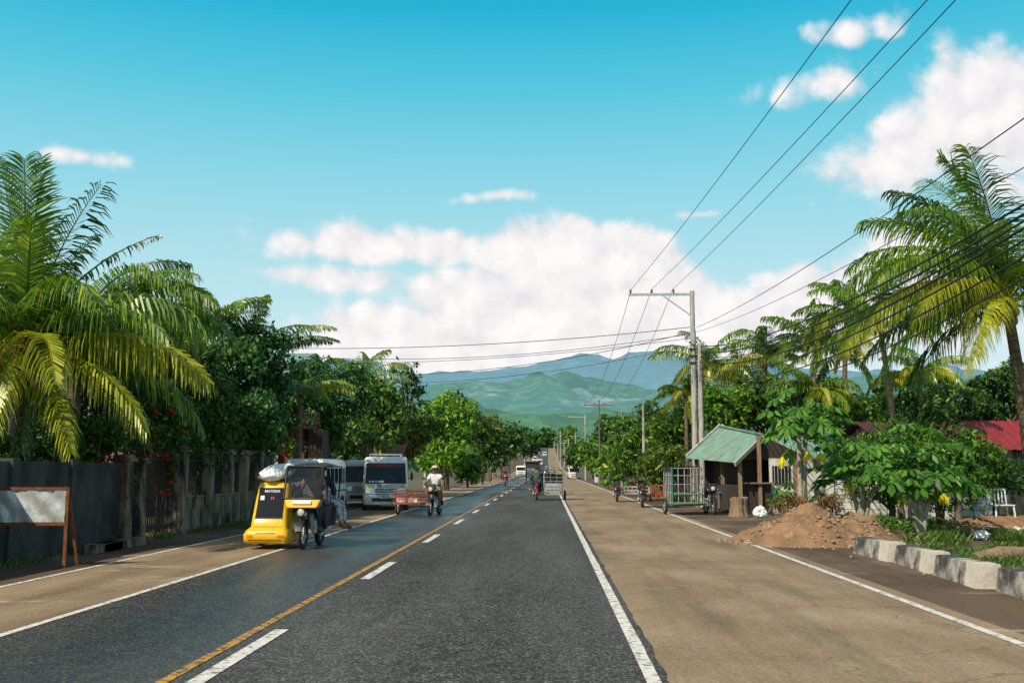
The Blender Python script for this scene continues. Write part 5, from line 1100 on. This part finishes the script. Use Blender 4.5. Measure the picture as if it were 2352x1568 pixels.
fl=MB().tube([(0,-.70,.73),(0,-.78,.73),(0,-.83,.73)],[.05,.082,.088],14).build('front_lamp','black_paint',tri); MB().ell((0,-.83,.73),(.072,.03,.072),14,8).build('lens','lamp',fl)
MB().box((.32,.2,.62),(.03,.8,.4)).build('side_panel','black_paint',tri,.01)
def rel(root,x,y,z): return tuple(Vector(root.location)+Matrix.Rotation(root.rotation_euler.z,3,'Z')@Vector((x,y,z)))
vs=[]; n=30; m_=16
for j in range(m_+1):
    ph=-PI/2+PI*j/m_
    for i in range(n):
        t=2*PI*i/n; ct,st_=math.cos(t),math.sin(t); d=Vector((math.cos(ph)*ct,math.cos(ph)*st_,math.sin(ph))); q=1+.18*noise.noise(d*2.2)+.08*noise.noise(d*6)
        vs.append((abs(d.x)**.7*math.copysign(1,d.x)*.34*q,abs(d.y)**.7*math.copysign(1,d.y)*.5*q,d.z*.15*q))
sk=MB().add(vs,[(j*n+i,j*n+(i+1)%n,(j+1)*n+(i+1)%n,(j+1)*n+i) for j in range(m_) for i in range(n)],True).build('white_sack','sack',None,0,rel(tri,-.74,-.06,1.52)); sk.rotation_euler=(R(8),R(-5),0); tag(sk,'bulging white sack on the roof of the yellow tricycle','sack')
person('driver in a dark jacket behind the yellow tricycle windscreen',rel(tri,0,.02,0),R(-3),RIDE,'shirt_mauve','denim',long_sleeve=True)
SIDE=dict(pelvis=(0,.55,.95),chest=(.02,.52,1.27),neck=(.02,.5,1.43),head=(.03,.47,1.55),lsh=(-.14,.46,1.36),lel=(-.2,.3,1.15),lha=(-.12,.18,1.12),rsh=(.17,.58,1.36),rel=(.27,.55,1.13),rha=(.32,.42,.98),
 lhi=(.02,.46,.93),lkn=(.40,.42,.88),lan=(.46,.42,.45),lto=(.58,.38,.40),rhi=(.03,.66,.93),rkn=(.42,.66,.87),ran=(.50,.66,.43),rto=(.63,.62,.38))
person('passenger sitting sideways in blue and white patterned trousers on the yellow tricycle',rel(tri,0,.1,0),R(-3),SIDE,'shirt_dark','patterned',long_sleeve=True,shoes='wood')
def cart(root,cx,m1='orange_paint',m2='tarp',L_=1.3,W_=.95,z0=.42,h=.42,wy=.15):
    x0,x1=cx-W_/2,cx+W_/2; y0,y1=-.65,-.65+L_; b=MB()
    for z in(z0,z0+h/2,z0+h):
        b.tube([(x0,y0,z),(x1,y0,z),(x1,y1,z),(x0,y1,z),(x0,y0,z)],.018,6)
    for i in range(7):
        x=x0+(x1-x0)*i/6; b.tube([(x,y0,z0),(x,y0,z0+h)],.012,5).tube([(x,y1,z0),(x,y1,z0+h)],.012,5)
    for i in range(1,7):
        y=y0+(y1-y0)*i/7; b.tube([(x0,y,z0),(x0,y,z0+h)],.012,5).tube([(x1,y,z0),(x1,y,z0+h)],.012,5)
    b.build('cart_rails',m1,root); MB().box((cx,(y0+y1)/2,z0-.02),(W_,L_,.03)).build('cart_floor','wood',root)
    for k in(-1,1): MB().box((cx+k*W_*.22,y0-.024,z0+h*.27),(W_*.34,.012,h*.34)).build('cart_panel',m2,root)
    sx=-1 if cx<0 else 1
    wheel(root,(cx+sx*(W_/2+.07),wy,.26),.26,.045); MB().tube([(cx+sx*(W_/2+.07),wy,.26),(cx-sx*W_/2,wy,.3),(0,wy,.32)],.022,6).tube([(cx-sx*W_/2,-.4,z0),(0,-.3,.45)],.02,6).build('axle',m1,root)
p=gr(992,1186); mc1=thing('cart_motorcycle','black motorcycle with red orange open cart carrying the white shirted rider','motorcycle',(p.x,p.y+.95,0),R(-8)); moto(mc1,'black_paint'); cart(mc1,-.82)
person('rider in white shirt and tan cap on the cart motorcycle',tuple(mc1.location),R(-8),RIDE,'shirt_white','khaki',hat='cap',hair=True,pants_to='knee')
def steelcar(root,cx,m='chrome',roof=True,H=1.5):
    W_=.96; x0,x1=cx-W_/2,cx+W_/2; b=MB()
    for y in(-.6,.65):
        b.tube([(x0,y,.3),(x0,y,H-.15),(x0+.12,y,H),(x1-.12,y,H),(x1,y,H-.15),(x1,y,.3),(x0,y,.3)],.026,7)
    for x,z in((x0,.3),(x1,.3),(x0,.75),(x1,.75),(x0,H-.15),(x1,H-.15)): b.tube([(x,-.6,z),(x,.65,z)],.022,7)
    for z in(.95,1.15,1.35): b.tube([(x0,.66,z),(x1,.66,z)],.016,6)
    for i in range(4): x=x0+W_*i/3; b.tube([(x,.66,.75),(x,.66,H-.1)],.016,6)
    b.build('cab_frame',m,root)
    lo=Loft([(.25,-.9,.66,.44,.1),(.45,-1.0,.68,.47,.12),(.85,-.85,.67,.46,.1)],cx=cx); lo.mesh().build('cab_body',m,root)
    b=MB(); lo.front(b,-.36,.36,.5,.52,.008,6,1,rear=True); lo.front(b,-.36,.36,.66,.68,.008,6,1,rear=True); b.build('panel_trim','black_plastic',root)
    MB().box((cx-.35,.70,.4),(.1,.03,.06)).build('tail_lamp','red_lamp',root); MB().box((cx+.35,.70,.4),(.1,.03,.06)).build('tail_lamp','red_lamp',root)
    b=MB(); n=8; vs=[(x0+W_*i/n,y,H+.02+.10*math.sin(PI*i/n)) for y in(-.75,.75) for i in range(n+1)]; b.add(vs,[(i,i+1,n+2+i,n+1+i) for i in range(n)],True); b.build('cab_roof',m,root)
    b=MB()
    for sx in(x0+.08,x1-.08): b.tube([(sx,-.5,H+.2),(sx,.6,H+.2)],.016,6)
    for i in range(6): y=-.5+1.1*i/5; b.tube([(x0+.08,y,H+.2),(x1-.08,y,H+.2)],.012,6).tube([(x0+.08,y,H),(x0+.08,y,H+.2)],.01,5).tube([(x1-.08,y,H),(x1-.08,y,H+.2)],.01,5)
    b.build('roof_carrier',m,root); MB().box((cx,.35,1.0),(.85,.12,.6)).build('bench_back','vinyl',root,.03)
    sx=-1 if cx<0 else 1; wheel(root,(cx+sx*(W_/2+.1),.1,.25),.25,.05); MB().tube([(cx+sx*(W_/2+.1),.1,.25),(0,.1,.32)],.022,6).build('axle',m,root)
p=gr(1232,1149); t2=thing('steel_tricycle','stainless steel passenger tricycle driving away in the middle of the road','tricycle',(p.x,p.y+.95,0),PI+R(1)); moto(t2,'red_paint'); steelcar(t2,-.86,H=1.5)
person('rider in dark green shirt on the steel tricycle',tuple(t2.location),PI,RIDE,'shirt_green','denim')
p=gr(1226,1136); t3=thing('dark_tricycle','dark canopied tricycle just ahead of the steel tricycle','tricycle',(p.x-.05,p.y,0),PI); moto(t3,'black_paint')
MB().box((0,0.1,1.98),(1.0,1.5,.07)).build('canopy','black_plastic',t3,.02); MB().box((0,.75,1.78),(.85,.03,.35)).build('canopy_back','black_plastic',t3); MB().tube([(-.38,-.5,1.0),(-.4,-.5,1.98)],.02,6).tube([(.38,-.5,1.0),(.4,-.5,1.98)],.02,6).tube([(-.38,.7,.7),(-.4,.7,1.98)],.03,6).tube([(.38,.7,.7),(.4,.7,1.98)],.03,6).build('canopy_frame','black_paint',t3); steelcar(t3,-.88,'black_paint',H=1.5)
p=gr(1640,1183); t4=thing('cage_tricycle','parked motorcycle with tall silver pipe cage sidecar beside the hut','tricycle',(p.x,p.y+.95,0),R(4)); moto(t4,'black_paint')
b=MB(); x0,x1=-1.45,-.35
for z in(.4,.75,1.05,1.35,1.6): b.tube([(x0,-.7,z),(x1,-.7,z),(x1,.8,z),(x0,.8,z),(x0,-.7,z)],.018,6)
for i in range(6):
    x=x0+(x1-x0)*i/5
    for y in(-.7,.8): b.tube([(x,y,.35),(x,y,1.6)],.016,6)
for i in range(1,5):
    y=-.7+1.5*i/5
    for x in(x0,x1): b.tube([(x,y,.35),(x,y,1.6)],.016,6)
    b.tube([(x0,y,1.6),(x1,y,1.6)],.016,6)
b.build('cage','steel',t4)
b=MB().tube([(x0-.05,-.75,.38),(x1+.05,-.75,.38),(x1+.05,.85,.38),(x0-.05,.85,.38),(x0-.05,-.75,.38)],.035,6); b.tube([(x0,-.73,.7),(x1,-.73,.7)],.025,6).tube([(x0,-.74,.4),(x0,-.74,1.65)],.03,6); b.build('base_frame','green_paint',t4)
MB().box(((x0+x1)/2,.05,.42),(1.0,1.45,.03)).build('cage_floor','wood',t4); MB().box(((x0+x1)/2-.1,.1,1.66),(1.2,1.3,.04)).build('cage_top','black_paint',t4)
MB().box(((x0+x1)/2-.2,.3,1.05),(.6,.8,1.15)).build('dark_tarp','black_plastic',t4,.05)
wheel(t4,(x0-.1,.1,.29),.29,.05); MB().tube([(x0-.1,.1,.29),(0,.1,.32)],.022,6).build('axle','steel',t4)
p=gr(1480,1166); t5=thing('cart_motorcycle','parked motorcycle with orange and red open cart near the cage tricycle','motorcycle',(p.x,p.y+.9,0),PI+R(-4)); moto(t5,'black_paint'); cart(t5,-.85,'orange_paint','orange_paint',1.4,.95,.4,.5)
p=gr(1420,1153); t6=thing('cart_motorcycle','farthest parked motorcycle with small canopy frame and low cart','motorcycle',(p.x,p.y+.9,0),PI+R(-3)); moto(t6,'black_paint'); cart(t6,-.95,'steel','tarp',1.4,1.2,.4,.32)
MB().tube([(-.3,-.4,1.0),(-.32,-.4,1.65),(.32,-.4,1.65),(.3,-.4,1.0)],.022,6).tube([(-.3,.6,.8),(-.32,.6,1.65),(.32,.6,1.65),(.3,.6,.8)],.022,6).tube([(-.32,-.4,1.65),(-.32,.6,1.65)],.022,6).tube([(.32,-.4,1.65),(.32,.6,1.65)],.022,6).build('canopy_frame','black_paint',t6)
p=gr(1160,1115); t7=thing('motorcycle','small distant motorcycle approaching on the left lane','motorcycle',(p.x,p.y+.9,0),0); moto(t7,'red_paint'); person('distant rider in dark clothes on the far left motorcycle',tuple(t7.location),0,RIDE,'shirt_dark','denim')
WALK=dict(pelvis=(0,0,.9),chest=(0,0,1.22),neck=(0,0,1.38),head=(0,-.02,1.51),lsh=(-.17,0,1.33),lel=(-.22,.06,1.06),lha=(-.22,-.02,.84),rsh=(.17,0,1.33),rel=(.22,-.04,1.06),rha=(.22,-.14,.86),lhi=(-.09,0,.88),lkn=(-.1,-.12,.48),lan=(-.1,-.1,.08),lto=(-.1,-.24,.04),rhi=(.09,0,.88),rkn=(.1,.0,.47),ran=(.1,.16,.1),rto=(.1,.04,.04))
p=gr(1108,1113); person('pedestrian in pink top walking at the far left roadside',(p.x,p.y,gz(p.y)),.4,WALK,'shirt_pink','denim')
p=gr(1668,1178); tb=thing('table','low wooden table with a blue cloth in front of the hut','table',(p.x+.3,p.y+1.5,0))
MB().box((0,0,.7),(.8,.6,.04)).build('table_top','plastic_blue',tb,.01)
for sx in(-1,1):
    for sy in(-1,1): MB().box((sx*.35,sy*.25,.34),(.05,.05,.68)).build('leg','wood',tb)
p=gr(1370,1108); tag(MB().box((0,0,.85),(.45,.1,1.7)).build('white_post','white_wall',None,.02,(p.x,p.y,0)),'white painted gate post at the right roadside behind the bushes','post')
